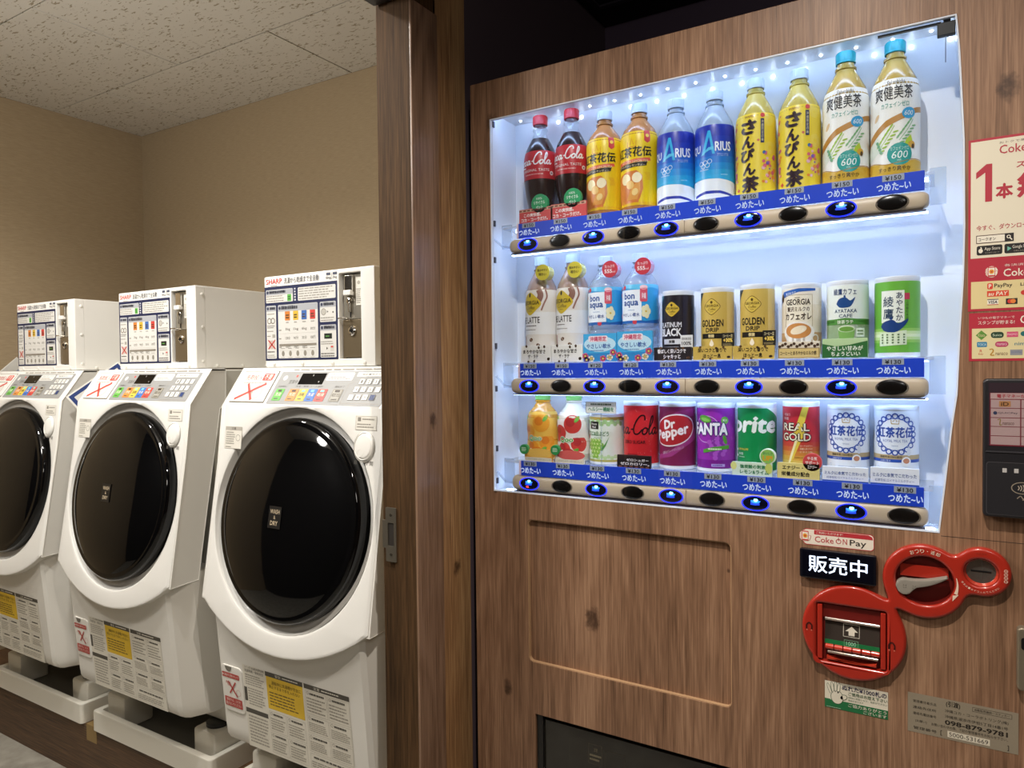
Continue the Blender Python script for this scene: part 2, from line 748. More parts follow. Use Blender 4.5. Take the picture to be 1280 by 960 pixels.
# ================================================================ the setting
W_OAK = wood('oak_wall_cladding', '#6f4f33', '#9c7650', '#ba9468', 1.0, 0.42, [(1.235, 0.93, 0.018)], 0.8, axis='Y', seed=3.1)
W_CASE = wood('oak_door_casing', '#503c2e', '#765b47', '#90735d', 0.9, 0.3, [(1.15, 1.25, 0.016)], 1.6, 0.35, axis='Y', seed=8.4)
W_JAMB = wood('walnut_door_jamb', '#2e2012', '#46321e', '#5c432a', 1.1, 0.7, (), 0.6, seed=5.2, spec=0.15)
W_VEND = wood('oak_vending_front', '#5b4230', '#86644c', '#a58165', 1.0, 0.42,
              [(-0.585, 0.862, 0.024), (-0.80, 1.862, 0.02), (-0.775, 0.69, 0.016), (0.005, 0.62, 0.03), (-0.149, 0.990, 0.011), (-0.322, 0.995, 0.004), (0.08, 1.75, 0.02), (-0.80, 1.10, 0.006)], 0.9, seed=0.0)
W_PLAT = wood('dark_oak_plinth', '#35261a', '#59412c', '#73563b', 0.9, 0.5, (), 0.8, axis='X', seed=2.0)
CLOTH = wallcloth('beige_wall_cloth', '#988568', '#a89577')
TILE = fissured('ceiling_tile_board', '#d4cfc5', '#9c917b')
FLOORM = speckle('grey_vinyl_floor', '#8c877c', '#aaa69b', 14, 0.4)
DARKC = P('#25212a', 0.7)
BLACK = P('#141313', 0.35)


def struct(name, boxes, mat, bev=0):
    m = M()
    for b in boxes:
        m.box(*b, mat, bev)
    return m.obj(name, None, 35 if bev else 0, 'structure')


ZC, ZK = 2.525, 2.40       # laundry ceiling, corridor ceiling
floor = struct('floor', [(-3.5, 1.6, -1.6, 2.2, -0.06, 0.0)], FLOORM)
wl = struct('wall_left', [(-3.5, -3.41, -0.5, 2.2, 0, ZC + 0.05)], CLOTH)
wb = struct('wall_back', [(-3.41, -0.985, 2.1, 2.2, 0, ZC + 0.05)], CLOTH)
struct('wall_front', [(-3.41, -0.985, -0.5, -0.4, 0, ZC + 0.05)], P('#2b2825', 0.7))
wr = M()
wr.box(-0.985, -0.955, 1.185, 2.1, 0, ZC + 0.05, CLOTH)
wr.box(-0.985, -0.955, -0.4, 0.1, 0, ZC + 0.05, CLOTH)
wr.box(-0.955, -0.890, 1.175, 1.284, 0, ZC + 0.05, W_OAK)
wr.box(-0.955, -0.893, 1.284, 2.1, 0, ZC + 0.05, P('#54474f', 0.6))
wr.box(-0.955, -0.890, -0.4, 0.1, 0, ZC + 0.05, W_OAK)
wr.box(-0.985, -0.890, 0.1, 1.175, 2.2, ZC + 0.05, W_OAK)
wr = wr.obj('wall_right', None, 0, 'structure')
struct('wall_behind_machine', [(-0.893, 1.5, 2.05, 2.12, 0, ZC + 0.05)], P('#5a4c60', 0.6))
struct('wall_corridor_side', [(1.5, 1.6, -1.6, 2.12, 0, ZC + 0.05)], P('#6e5844', 0.7))
struct('wall_corridor_end', [(-0.89, 1.5, -1.6, -1.5, 0, ZC + 0.05)], P('#6e5844', 0.7))
kc = struct('ceiling_corridor', [(-0.89, 1.5, -1.5, 2.05, ZK, ZK + 0.06)], DARKC)
m = M()
m.plate([[(-0.867, 1.57), (-0.507, 1.57), (-0.507, 1.93), (-0.867, 1.93)], [(-0.850, 1.587), (-0.524, 1.587), (-0.524, 1.913), (-0.850, 1.913)]],
        ZK - 0.006, ZK, P('#37323c', 0.5), fn=lambda x, y, z: (x, z, y))
m.obj('access_panel_frame', kc, 0)

# suspended ceiling: staggered fissured tiles with fine recessed joints
ceil = struct('ceiling', [(-3.41, -0.985, -0.4, 2.1, ZC + 0.010, ZC + 0.05)], P('#4d412c', 0.9))
G = 0.0022
yrow = [(1.69, 2.1, -3.002), (1.18, 1.69, -2.497), (0.67, 1.18, -3.002), (0.16, 0.67, -2.497), (-0.35, 0.16, -3.002), (-0.4, -0.35, -2.497)]
for ya, yb, xj in yrow:
    x = xj - 1.008
    while x < -0.985:
        a, b = max(x, -3.41), min(x + 1.008, -0.985)
        if b - a > 0.02:
            m = M()
            m.box(a + 0.0035, b - 0.0035, ya + G, yb - G, ZC, ZC + 0.010, TILE)
            m.obj('ceiling_tile', ceil, 0)
        x += 1.008

# door frame between corridor and laundry room (far jamb, casing, head)
m = M()
m.box(-0.946, -0.890, 1.097, 1.181, 0, 2.2, W_JAMB, 0.0015)
m.box(-0.979, -0.9465, 1.101, 1.185, 0, 2.2, W_JAMB, 0.0015)
door = m.obj('door_1', None, 35, 'structure')
m = M()
m.box(-0.8905, -0.885, 1.0965, 1.181, 0, 2.076, W_CASE, 0.001)
m.obj('casing', door)
m = M()
m.box(-0.979, -0.905, 0.1, 1.0965, 2.083, 2.199, P('#1d1d20', 0.4), 0.003)
m.obj('head_rail', door)
m = M()
m.box(-0.979, -0.885, 0.02, 0.1, 0, 2.2, W_JAMB, 0.0015)
m.obj('jamb', door)
m = M()
STEEL = P('#b3ab9c', 0.3, 0.9)
m.plate([rloop(-0.967, -0.9395, 0.966, 1.076, 0.002, 2), rloop(-0.9615, -0.9455, 0.998, 1.045, 0.002, 2)], 1.0945, 1.0968, STEEL, 0.0004)
m.box(-0.976, -0.9665, 1.0945, 1.0965, 0.993, 1.05, STEEL, 0.0008)
m.box(-0.9612, -0.9458, 1.0962, 1.0968, 0.9985, 1.0445, P('#2b2622', 0.6))
for z in (0.981, 1.061):
    m.lathe([(0.0032, 0), (0.0032, 0.0008), (0.002, 0.0011), (0, 0.0009)], (-0.953, 1.0945, z), P('#6e675c', 0.35, 0.9), (0, -1, 0), 12)
m.obj('strike_plate', door)

# plinth under the washers
m = M()
m.box(-3.41, -0.985, 1.262, 2.1, 0, 0.188, W_PLAT, 0.002)
trim = m.obj('trim_1', None, 35, 'structure')
for xc in (-2.405, -1.715):
    m = M()
    m.box(xc - 0.028, xc + 0.032, 1.2612, 1.3, 0.135, 0.1895, P('#8d7448', 0.6), 0.0004)
    m.obj('edge_strip', trim)

# ================================================================ washer dryers
WHITE = P('#eceae4', 0.32, coat=0.15)
WHITE2 = P('#e1ded6', 0.38)
GREYW = P('#c9c6bc', 0.45)
DGLASS = P('#060607', 0.05, spec=0.38)
INK, INK2 = '#5d5952', '#9a958b'
YT = [(0.60, 1.1185), (0.77, 1.146), (1.145, 1.2065), (1.266, 1.220), (1.363, 1.290)]


def yf(z):
    return interp(YT, z)


def ylow(z):
    return 1.158 + (0.77 - z) * 0.0897


def make_washer(xc, label):
    t = thing('washer_dryer', label, 'washing machine', (xc, 1.5, 0.315), 'washer dryers in a row')
    X = lambda x: xc + x
    # cabinet
    m = M()
    m.box(X(-0.284), X(0.284), 1.30, 1.86, 0.385, 1.36, GREYW, 0.006)
    cab = m.obj('cabinet', t)
    m = M()
    m.box(X(-0.283), X(0.283), 1.335, 1.85, 0.318, 0.386, WHITE2, 0.006)
    m.obj('base_frame', t)
    # front module side cheeks
    m = M()
    side = [(1.292, 1.3625), (1.338, 1.3625), (1.335, 1.262), (1.316, 1.247), (1.262, 0.93), (1.236, 0.772), (1.150, 0.768), (1.2045, 1.12), (1.2215, 1.264)]
    for s in (-1, 1):
        m.plate([side], s * 0.2895, s * 0.281, WHITE2, 0.002, fn=lambda x, y, z: (X(y), x, z))
    m.box(X(-0.2895), X(0.2895), 1.291, 1.338, 1.355, 1.3632, WHITE, 0.002)
    m.obj('side_cheek', t)
    # upper front with door opening and curved lower edge
    arc = []
    R_ = (0.289 ** 2 + 0.098 ** 2) / (2 * 0.098)
    for i in range(17):
        x = -0.289 + 0.578 * i / 16
        arc.append((x, 0.675 + R_ - math.sqrt(R_ * R_ - x * x)))
    outer = arc + [(0.289, 1.362), (-0.289, 1.362)]
    cuts = [((0, 0, z), (0, 0, 1)) for z in (0.77, 1.145, 1.266)] + [((x, 0, 0), (1, 0, 0)) for x in (-0.27, 0.27)]
    m = M()
    m.plate([outer, cloop(0.001, 0.995, 0.270, 56, 0.2665)], 0, 0.045, WHITE, 0.009, cuts, lambda x, y, z: (X(x), yf(z) + y, z), seg=2)
    uf = m.obj('upper_front', t, 30)
    a = math.atan2(0.0605, 0.375)
    nrm = Vector((0, -math.cos(a), math.sin(a)))
    cen = Vector((xc + 0.001, yf(0.995), 0.995))
    m = M()
    m.lathe([(0.2695, -0.004), (0.2665, -0.014), (0.259, -0.0205), (0.2465, -0.0235), (0.2400, -0.040)], cen, WHITE, nrm, 64)
    m.obj('door_recess', t)
    # lower front
    m = M()
    cols = [(-0.2885, None), (-0.2885, 0.062), (-0.262, 0.008), (-0.25, 0.0)] + [(-0.2 + 0.1 * i, 0.0) for i in range(5)] + [(0.25, 0.0), (0.262, 0.008), (0.2885, 0.062), (0.2885, None)]
    vs, nr = [], 6
    for x, off in cols:
        top = 0.675 + R_ - math.sqrt(R_ * R_ - x * x) + 0.022
        for z in (top, (top + 0.43) / 2, 0.43, 0.405, 0.390, 0.38):
            dy = {0.405: 0.001, 0.390: 0.008, 0.38: 0.022}.get(z, 0)
            vs.append((X(x), 1.34 if off is None else ylow(z) + off + dy, z))
    nc = len(cols)
    fs = [(i * nr + j, i * nr + j + 1, (i + 1) * nr + j + 1, (i + 1) * nr + j) for i in range(nc - 1) for j in range(nr - 1)]
    fs += [tuple(i * nr + nr - 1 for i in range(nc)), tuple(i * nr for i in range(nc))]
    m.raw(vs, fs, WHITE2)
    lf = m.obj('lower_front', t, 25)
    # door: dark bowl with a black ring
    m = M()
    m.lathe([(0.244, -0.044), (0.2475, -0.02), (0.2475, -0.004), (0.243, 0.007), (0.235, 0.012), (0.229, 0.0105), (0.2245, 0.0125), (0.208, 0.019), (0.175, 0.0275), (0.13, 0.0345), (0.08, 0.039), (0.04, 0.0405), (0, 0.041)],
            cen, DGLASS, nrm, 72, 0.972, 1.0)
    dr = m.obj('door', t, 50)
    dm = D(-0.021, -0.026, 0.021, 0.026)
    dm.rect(0, 0, 1, 1, '#171513', 0)
    dm.text('WASH', 0.12, 0.66, 0.88, 0.86, '#c9b79a', 1, 0.012)
    dm.text('&', 0.42, 0.42, 0.58, 0.58, '#b9a78a', 1)
    dm.text('DRY', 0.2, 0.14, 0.8, 0.34, '#c9b79a', 1, 0.012)
    wv = nrm.cross(Vector((1, 0, 0)))
    dm.build('door_badge', dr, lambda u, v, l: tuple(cen + Vector((1, 0, 0)) * (u + 0.004) + wv * (v + 0.006) + nrm * (0.0425 + l)), gap=0.0004)
    # sloped control panel
    sl = math.hypot(0.07, 0.097)
    sy, sz = 0.07 / sl, 0.097 / sl

    def slope(u, v, l):
        return (X(u), 1.220 + v * sy - l * sz, 1.266 + v * sz + l * sy)
    m = M()
    m.box(-0.262, -0.1305, -0.0028, 0.001, 0.0105, 0.1065, WHITE, 0.003, fn=lambda x, y, z: slope(x, z, -y))
    dd = m.obj('detergent_drawer', t)
    k = D(-0.262, 0.0105, -0.1305, 0.1065)
    k.frame(-0.012, -0.02, 1.012, 1.02, 0.014, '#6f6a60', -8)
    k.text('洗剤投入', 0.12, 0.70, 0.62, 0.88, '#c2483c', 0)
    k.rrect(0.64, 0.68, 0.94, 0.92, 0.03, '#d5483b', 0)
    k.text('不要', 0.68, 0.71, 0.90, 0.89, '#f4efe6', 1)
    k.lines(0.14, 0.58, 0.88, 0.65, 1, '#a9a49a', 0)
    k.ell(0.36, 0.26, 0.22, 0.18, '#d9d6cd', 0)
    k.ell(0.66, 0.30, 0.16, 0.22, '#dedbd2', 0)
    k.ring(0.66, 0.30, 0.16, 0.012, '#b9b5ab', 1, ry=0.22)
    k.stroke([(0.30, 0.58), (0.62, 0.05)], 0.055, '#d2473a', 2, False)
    k.stroke([(0.84, 0.58), (0.12, 0.07)], 0.055, '#d2473a', 2, False)
    k.build('drawer_notice', dd, lambda u, v, l: slope(u, v, 0.0031 + l))
    k = D(-0.118, 0.006, 0.266, 0.1055)
    SIL = '#989896'
    k.rrect(0, 0, 1, 1, 0.012, SIL, 0)
    k.lines(0.10, 1.035, 0.95, 1.085, 1, '#98938a', 1, 0.8, 0.02)
    k.rect(0.205, 0.60, 0.43, 0.94, P('#060606', 0.08, spec=0.3), 1)
    k.rect(0.31, 0.85, 0.318, 0.90, '#8d8a84', 2)
    k.rect(0.385, 0.66, 0.395, 0.70, '#8d8a84', 2)
    k.circ(0.165, 0.86, 0.010, '#d2473a', 1)
    k.circ(0.06, 0.80, 0.020, '#d8d7d3', 1)
    k.text('営業中', 0.115, 0.62, 0.195, 0.74, INK, 1)
    k.rrect(0.445, 0.72, 0.675, 0.96, 0.01, '#e4e2dc', 1)
    k.text('セキュリティーコード', 0.47, 0.87, 0.65, 0.93, INK, 2)
    k.lines(0.46, 0.74, 0.66, 0.84, 2, INK2, 2)
    k.text('洗濯・乾燥 コース選択', 0.20, 0.51, 0.45, 0.565, INK, 1)
    k.text('洗濯槽洗い', 0.035, 0.51, 0.12, 0.56, INK, 1)
    k.text('運転終了', 0.555, 0.51, 0.64, 0.56, INK, 1)
    k.stroke([(0.665, 0.06), (0.665, 0.62), (0.70, 0.68)], 0.004, '#9b958c', 1, False)
    k.stroke([(0.665, 0.06), (0.985, 0.06)], 0.004, '#9b958c', 1, False)
    k.rect(0.70, 0.84, 0.965, 0.96, '#ebe9e3', 1)
    k.text('暗証番号ボタン', 0.74, 0.87, 0.92, 0.93, INK, 2)
    ov = k.build('control_panel', t, lambda u, v, l: slope(u, v, 0.0006 + l))
    for x0, x1, c, tx in ((0.035, 0.115, '#63b548', '洗濯'), (0.165, 0.25, '#d98a3f', '洗乾'), (0.257, 0.335, '#dec34c', '洗乾'), (0.342, 0.42, '#3f73c4', '洗濯'), (0.427, 0.51, '#d24a41', '乾燥'), (0.555, 0.645, '#8a8578', '取出')):
        k = D(-0.118, 0.006, 0.266, 0.1055)
        k.rrect(x0, 0.10, x1, 0.46, 0.005, c, 1)
        if c == '#8a8578':
            k.rrect(x0 + 0.01, 0.13, x1 - 0.01, 0.43, 0.006, '#a5a196', 2)
        k.text(tx, x0 + 0.012, 0.24, x1 - 0.012, 0.34, '#f3ead6' if c not in ('#dec34c', '#8a8578') else '#4b4030', 3)
        k.rect(x0 + 0.024, 0.37, x1 - 0.024, 0.43, '#7fd8c8' if 0.2 < x0 < 0.55 else '#3a2c1c', 3)
        k.lines(x0 + 0.02, 0.13, x1 - 0.02, 0.19, 1, '#5a5346', 3)
        k.build('course_button', ov, lambda u, v, l: slope(u, v, 0.0010 + l))
    n = 0
    for r in range(3):
        for c in range(4):
            x0, y0 = 0.745 - 0.016 * r + c * 0.058, 0.60 - r * 0.225
            k = D(-0.118, 0.006, 0.266, 0.1055)
            k.rrect(x0, y0, x0 + 0.043, y0 + 0.165, 0.006, '#20386e' if (r, c) == (2, 3) else '#f0eee8', 2)
            k.frame(x0, y0, x0 + 0.043, y0 + 0.165, 0.002, '#9d988e', 3)
            if c < 3:
                n += 1
                k.text(str(n), x0 + 0.014, y0 + 0.04, x0 + 0.029, y0 + 0.125, '#5d594f', 3)
            k.build('key', ov, lambda u, v, l: slope(u, v, 0.0012 + l))

    # door-open button, stickers on the upper front
    def front(u, v, l):
        return (X(u), yf(v) - 0.0006 - l, v)
    m = M()
    m.lathe([(0.034, -0.004), (0.0335, 0.002), (0.031, 0.004), (0.0295, 0.0025), (0.0275, 0.0045), (0.024, 0.006), (0, 0.0065)], (X(0.229), yf(1.18), 1.18), WHITE, nrm, 32, 0.88, 1.0)
    m.lathe([(0.0368, -0.003), (0.0366, 0.0012), (0.0350, 0.0015), (0.0345, 0.0)], (X(0.229), yf(1.18), 1.18), P('#b3b0a7', 0.4), nrm, 32, 0.88, 1.0)
    m.lathe([(0.009, 0.0), (0.0085, 0.0012), (0.006, 0.0002), (0, 0.0)], (X(0.223), yf(1.165) - 0.0062, 1.165), WHITE2, nrm, 20)
    m.obj('open_button', t)
    k = D(0.198, 1.217, 0.262, 1.249)
    k.rect(0, 0, 1, 1, '#e6e2d7', 0)
    k.frame(0, 0, 1, 1, 0.012, '#b8b3a8', 1)
    k.rect(0.1, 0.62, 0.25, 0.9, '#8d887e', 1)
    k.lines(0.32, 0.68, 0.95, 0.86, 1, INK2, 1)
    k.lines(0.08, 0.12, 0.92, 0.5, 2, INK2, 1, 0.45)
    k.build('instruction_sticker', t, front)
    k = D(0.20, 1.138, 0.258, 1.148)
    k.text('扉・ドア開', 0, 0, 1, 1, INK, 1)
    k.build('button_lettering', t, front)
    k = D(-0.262, 1.153, -0.196, 1.210)
    k.rect(0, 0, 1, 1, '#e4e0d5', 0)
    k.frame(0, 0, 1, 1, 0.01, '#bbb6ab', 1)
    k.rect(0, 0.83, 1, 1, '#b5b0a5', 1)
    k.text('注意', 0.36, 0.86, 0.64, 0.97, INK, 2)
    k.lines(0.07, 0.18, 0.6, 0.78, 6, '#a29d92', 1)
    k.ring(0.78, 0.50, 0.13, 0.02, '#9d988d', 1)
    k.lines(0.07, 0.03, 0.5, 0.12, 1, '#a29d92', 1)
    k.build('notice_sticker', t, front)
    # stickers on the lower front
    def low(u, v, l):
        return (X(u), ylow(v) - 0.0006 - l, v)
    m = M()
    m.plate([rloop(-0.2465, -0.166, 0.4735, 0.597, 0.012)], 0, 0.004, WHITE2, 0.0015, fn=lambda x, y, z: (X(x), ylow(z) - 0.003 + y, z))
    fc = m.obj('filter_cover', t)
    k = D(-0.2465, 0.4735, -0.166, 0.597)
    k.poly([(0.38 + 0.16 * math.cos(PI + i * PI / 10), 0.985 + 0.11 * math.sin(PI + i * PI / 10)) for i in range(11)], '#6f6a60', 1)
    k.rrect(0.05, 0.74, 0.88, 0.845, 0.03, '#b0403a', 1)
    k.text('運転中は開けないで', 0.16, 0.765, 0.84, 0.82, '#ecd9cf', 2)
    k.circ(0.10, 0.792, 0.03, '#ecd9cf', 2)
    k.rrect(0.08, 0.11, 0.92, 0.31, 0.02, '#b0403a', 1)
    k.text('運転中は、ふたを', 0.16, 0.225, 0.84, 0.285, '#ecd9cf', 2)
    k.text('開けないでください', 0.13, 0.135, 0.87, 0.20, '#ecd9cf', 2)
    for i in range(4):
        k.stroke([(0.20 + i * 0.07, 0.60 + 0.02 * i), (0.24 + i * 0.06, 0.66 - 0.02 * i), (0.30 + i * 0.05, 0.56)], 0.02, '#c27a70', 1)
    k.ring(0.78, 0.45, 0.11, 0.015, '#c9a89c', 1)
    k.stroke([(0.32, 0.66), (0.72, 0.36)], 0.055, '#b0403a', 2, False)
    k.stroke([(0.68, 0.67), (0.36, 0.40)], 0.055, '#b0403a', 2, False)
    k.build('filter_notice', fc, lambda u, v, l: low(u, v, 0.003 + l))
    k = D(-0.1625, 0.395, 0.206, 0.612)
    PAP = '#dbd6c8'
    k.rect(0, 0, 1, 1, PAP, 0)
    LNC = '#a19b8f'
    k.rect(0.232, 0.945, 0.590, 1.0, '#4a463f', 1)
    k.text('警告', 0.33, 0.955, 0.385, 0.99, PAP, 2)
    k.rect(0.602, 0.945, 1.0, 1.0, '#4a463f', 1)
    k.text('注意', 0.69, 0.955, 0.745, 0.99, PAP, 2)
    k.lines(0.40, 0.96, 0.56, 0.985, 1, PAP, 2)
    k.lines(0.76, 0.96, 0.96, 0.985, 1, PAP, 2)
    k.rect(0.238, 0.56, 0.588, 0.945, '#dcb62c', 1)
    k.text('運転中に洗濯槽が完全に', 0.29, 0.86, 0.57, 0.905, '#5b4a1a', 2)
    k.text('停止するまで手を入れない', 0.26, 0.81, 0.56, 0.85, '#5b4a1a', 2)
    k.lines(0.26, 0.60, 0.575, 0.78, 5, '#7d6a2a', 2, 0.4)
    k.text('コイン式 全自動洗濯乾燥機', 0.02, 0.965, 0.22, 0.995, INK, 1)
    k.text('洗濯乾燥・使用方法', 0.02, 0.92, 0.21, 0.955, INK, 1)
    k.lines(0.02, 0.76, 0.22, 0.90, 5, LNC, 1)
    k.rect(0.0, 0.56, 0.03, 0.73, '#4a463f', 1)
    k.lines(0.04, 0.52, 0.22, 0.74, 7, LNC, 1)
    k.rect(0.0, 0.42, 0.225, 0.475, '#4a463f', 1)
    k.lines(0.02, 0.05, 0.22, 0.40, 9, LNC, 1)
    for x0, x1 in ((0.24, 0.405), (0.415, 0.585)):
        for z0, z1 in ((0.03, 0.27), (0.29, 0.53)):
            k.frame(x0, z0, x1, z1, 0.0015, '#a8a397', 1)
            k.ring(x0 + 0.022, z1 - 0.03, 0.011, 0.003, LNC, 2, 12)
            k.lines(x0 + 0.04, z1 - 0.055, x1 - 0.01, z1 - 0.01, 1, INK, 2, 0.5)
            k.lines(x0 + 0.01, z0 + 0.02, x1 - 0.01, z1 - 0.07, 5, LNC, 2, 0.4)
    for x0, x1 in ((0.61, 0.80), (0.81, 0.995)):
        for z0, z1 in ((0.22, 0.42), (0.44, 0.64), (0.66, 0.93)):
            k.frame(x0, z0, x1, z1, 0.0015, '#a8a397', 1)
            k.ring(x0 + 0.022, z1 - 0.03, 0.011, 0.003, LNC, 2, 12)
            k.lines(x0 + 0.04, z1 - 0.055, x1 - 0.01, z1 - 0.01, 1, INK, 2, 0.5)
            k.lines(x0 + 0.01, z0 + 0.02, x1 - 0.01, z1 - 0.07, 5, LNC, 2, 0.4)
    k.frame(0.61, 0.02, 0.995, 0.20, 0.0015, '#a8a397', 1)
    k.lines(0.64, 0.14, 0.98, 0.18, 1, INK, 2, 0.5)
    k.lines(0.62, 0.04, 0.98, 0.12, 3, LNC, 2, 0.4)
    k.build('caution_sticker', t, low)
    return t


def make_pan(xc, label):
    m = M()
    PW = P('#e2ded2', 0.3, coat=0.2)
    x0, x1, y0, y1, z0, z1 = xc - 0.303, xc + 0.303, 1.25, 1.88, 0.188, 0.253
    m.box(x0 + 0.012, x1 - 0.012, y0 + 0.012, y1 - 0.012, z0, z0 + 0.010, P('#77746c', 0.5))  # grey floor in a white pan: shade under the washer put into its colour
    m.plate([rloop(x0, x1, y0, y1, 0.012, 3), rloop(x0 + 0.022, x1 - 0.022, y0 + 0.022, y1 - 0.022, 0.008, 3)], -z1, -z0, PW, 0.005, fn=lambda x, y, z: (x, z, -y))
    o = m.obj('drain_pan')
    tag(o, label, 'drain pan', 'drain pans under the washers')
    for px in (x0 + 0.075, x1 - 0.075):
        for py in (1.335, 1.80):
            m = M()
            m.box(px - 0.05, px + 0.05, py - 0.05, py + 0.05, 0.1995, 0.306, PW, 0.01)
            m.lathe([(0.034, 0), (0.034, 0.011), (0.030, 0.0122), (0, 0.0122)], (px, py, 0.3050), BLACK, n=24)
            m.obj('pedestal', o)
    return o


def make_coinbox(x0, label):
    x1, y0, y1, z0, z1 = x0 + 0.393, 1.30, 1.86, 1.3645, 1.607
    t = thing('coin_control_box', label, 'coin box', (x0 + 0.19, 1.55, z0), 'coin boxes on the washers')
    m = M()
    m.plate([rloop(x0, x1, z0, z1, 0.004, 2), rloop(x0 + 0.2755, x0 + 0.3475, 1.3835, 1.5955, 0.002, 2)], y0, y0 + 0.03, WHITE, 0.003)
    m.box(x0, x1, y0 + 0.03, y1, z0, z1, WHITE, 0.003)
    m.obj('housing', t)
    m = M()
    m.box(x0 + 0.2745, x0 + 0.3485, y0 + 0.022, y0 + 0.031, 1.3825, 1.5965, P('#1b1916', 0.6))
    m.box(x0 + 0.280, x0 + 0.3445, y0 + 0.008, y0 + 0.022, 1.386, 1.480, P('#7d6f58', 0.35, 0.6), 0.001)
    m.box(x0 + 0.280, x0 + 0.3445, y0 + 0.012, y0 + 0.022, 1.4815, 1.593, P('#a59f92', 0.3, 0.7), 0.001)
    cp = m.obj('coin_unit', t)
    m = M()
    CH = P('#d8d5cf', 0.12, 1.0)
    m.lathe([(0.012, 0), (0.012, 0.003), (0.009, 0.006), (0.006, 0.0065), (0.0055, 0.003), (0, 0.003)], (x0 + 0.3125, y0 + 0.008, 1.452), CH, (0, -1, 0), 24)
    m.box(x0 + 0.3112, x0 + 0.3138, y0 + 0.0025, y0 + 0.0055, 1.447, 1.457, BLACK)
    m.obj('lock', cp)
    m = M()
    m.box(x0 + 0.290, x0 + 0.316, y0 + 0.004, y0 + 0.012, 1.548, 1.59, CH, 0.002)
    m.box(x0 + 0.2905, x0 + 0.3155, y0 - 0.002, y0 + 0.012, 1.540, 1.553, P('#e8e6e0', 0.3), 0.002)
    m.lathe([(0.009, 0), (0.009, 0.004), (0.006, 0.006), (0, 0.006)], (x0 + 0.302, y0 + 0.010, 1.527), CH, (0, -1, 0), 18)
    m.box(x0 + 0.302, x0 + 0.3075, y0 + 0.003, y0 + 0.012, 1.498, 1.524, CH, 0.002)
    m.box(x0 + 0.3015, x0 + 0.3045, y0 + 0.0105, y0 + 0.0125, 1.486, 1.512, BLACK)
    m.tube([(x0 + 0.2765, y0 - 0.004, 1.4835), (x0 + 0.285, y0 - 0.006, 1.4845), (x0 + 0.305, y0 - 0.006, 1.4835), (x0 + 0.306, y0 + 0.008, 1.481)], 0.002, CH)
    m.obj('coin_slot', cp)
    k = D(x0 + 0.322, 1.515, x0 + 0.341, 1.585)
    k.rect(0, 0, 1, 1, '#dfdbd0', 0)
    k.lines(0.1, 0.05, 0.9, 0.6, 8, INK2, 1)
    k.circ(0.5, 0.8, 0.25, '#a8a397', 1)
    k.build('slot_notice', cp, flatY(y0 + 0.0115))
    sp = [((min(x0 + 0.035 + i * 0.108, x1 - 0.012), y0 + 0.0002, 1.372), (0, -1, 0)) for i in range(4)]
    sp += [((x1 - 0.0002, y0 + 0.022, zz), (1, 0, 0.001)) for zz in (1.385, 1.485, 1.582)]
    sp += [((x1 - 0.0002, yy, 1.372), (1, 0, 0.001)) for yy in (1.37, 1.46, 1.55, 1.64)]
    for pt, ax in sp:
        m = M()
        m.lathe([(0.0055, 0), (0.005, 0.002), (0.003, 0.003), (0, 0.0032)], pt, WHITE2, ax, 10)
        m.obj('screw', t)
    NAV = '#1a2248'
    k = D(x0, 1.3, x0 + 1.0, 2.3)   # metres measured from the box corner (z 1.3)
    k.text('SHARP', 0.0087, 0.286, 0.0699, 0.2995, '#cf3b34', 1, 0.01)
    k.lines(0.026, 0.2795, 0.056, 0.283, 1, INK2, 1)
    k.text('洗濯から乾燥まで全自動', 0.078, 0.284, 0.207, 0.2995, '#3b3d48', 1)
    k.text('6kg', 0.232, 0.2835, 0.249, 0.292, '#3b3d48', 1)
    k.text('3kg', 0.255, 0.2835, 0.270, 0.292, '#3b3d48', 1)
    k.rect(0.233, 0.2945, 0.247, 0.301, '#4a4f63', 1)
    k.rect(0.256, 0.2945, 0.270, 0.301, '#4a4f63', 1)
    k.stroke([(0.251, 0.283), (0.2525, 0.300)], 0.0008, INK, 1, False)
    k.rect(0.002, 0.082, 0.2705, 0.279, NAV, 0)
    CEL = '#d9d7d1'

    def cell(a, b, c, d, head=0.0, num=None):
        a, b, c, d = a + 0.0018, b + 0.0018, c - 0.0018, d - 0.0018
        k.rrect(a, b, c, d, 0.003, CEL, 1)
        if head:
            k.rect(a + 0.0006, d - head, c - 0.0006, d - 0.001, '#a9abb0', 2)
            k.lines(a + 0.014, d - head * 0.75, min(c - 0.003, a + 0.08), d - head * 0.25, 1, '#3e3f48', 3, 0.9, 0.1)
            k.circ(a + 0.007, d - head * 0.5, 0.0042, '#33384f', 3, 12)
    cell(0.0055, 0.2345, 0.113, 0.2725, 0.014)
    k.text('洗濯物を入れる前に', 0.02, 0.2615, 0.085, 0.2685, '#2e303a', 4)
    k.lines(0.009, 0.2375, 0.08, 0.2565, 3, INK2, 2, 0.4)
    k.rrect(0.090, 0.238, 0.105, 0.2555, 0.001, '#5fb04a', 2)
    k.lines(0.092, 0.241, 0.103, 0.252, 2, '#2d5a26', 3)
    k.lines(0.116, 0.236, 0.122, 0.272, 5, '#d7d7dc', 1, 0.6)
    cell(0.128, 0.2345, 0.2665, 0.2725)
    k.lines(0.133, 0.238, 0.262, 0.2695, 5, INK2, 2, 0.42)
    cell(0.0055, 0.0855, 0.0475, 0.2305, 0.015)
    cell(0.0515, 0.0855, 0.203, 0.2305, 0.017)
    k.text('運転コースを選ぶ', 0.066, 0.217, 0.118, 0.2265, '#2e303a', 4)
    cell(0.207, 0.1755, 0.2665, 0.2305, 0.014)
    k.text('硬貨を入れる', 0.222, 0.2195, 0.258, 0.2275, '#2e303a', 4)
    cell(0.207, 0.0855, 0.2665, 0.1715, 0.014)
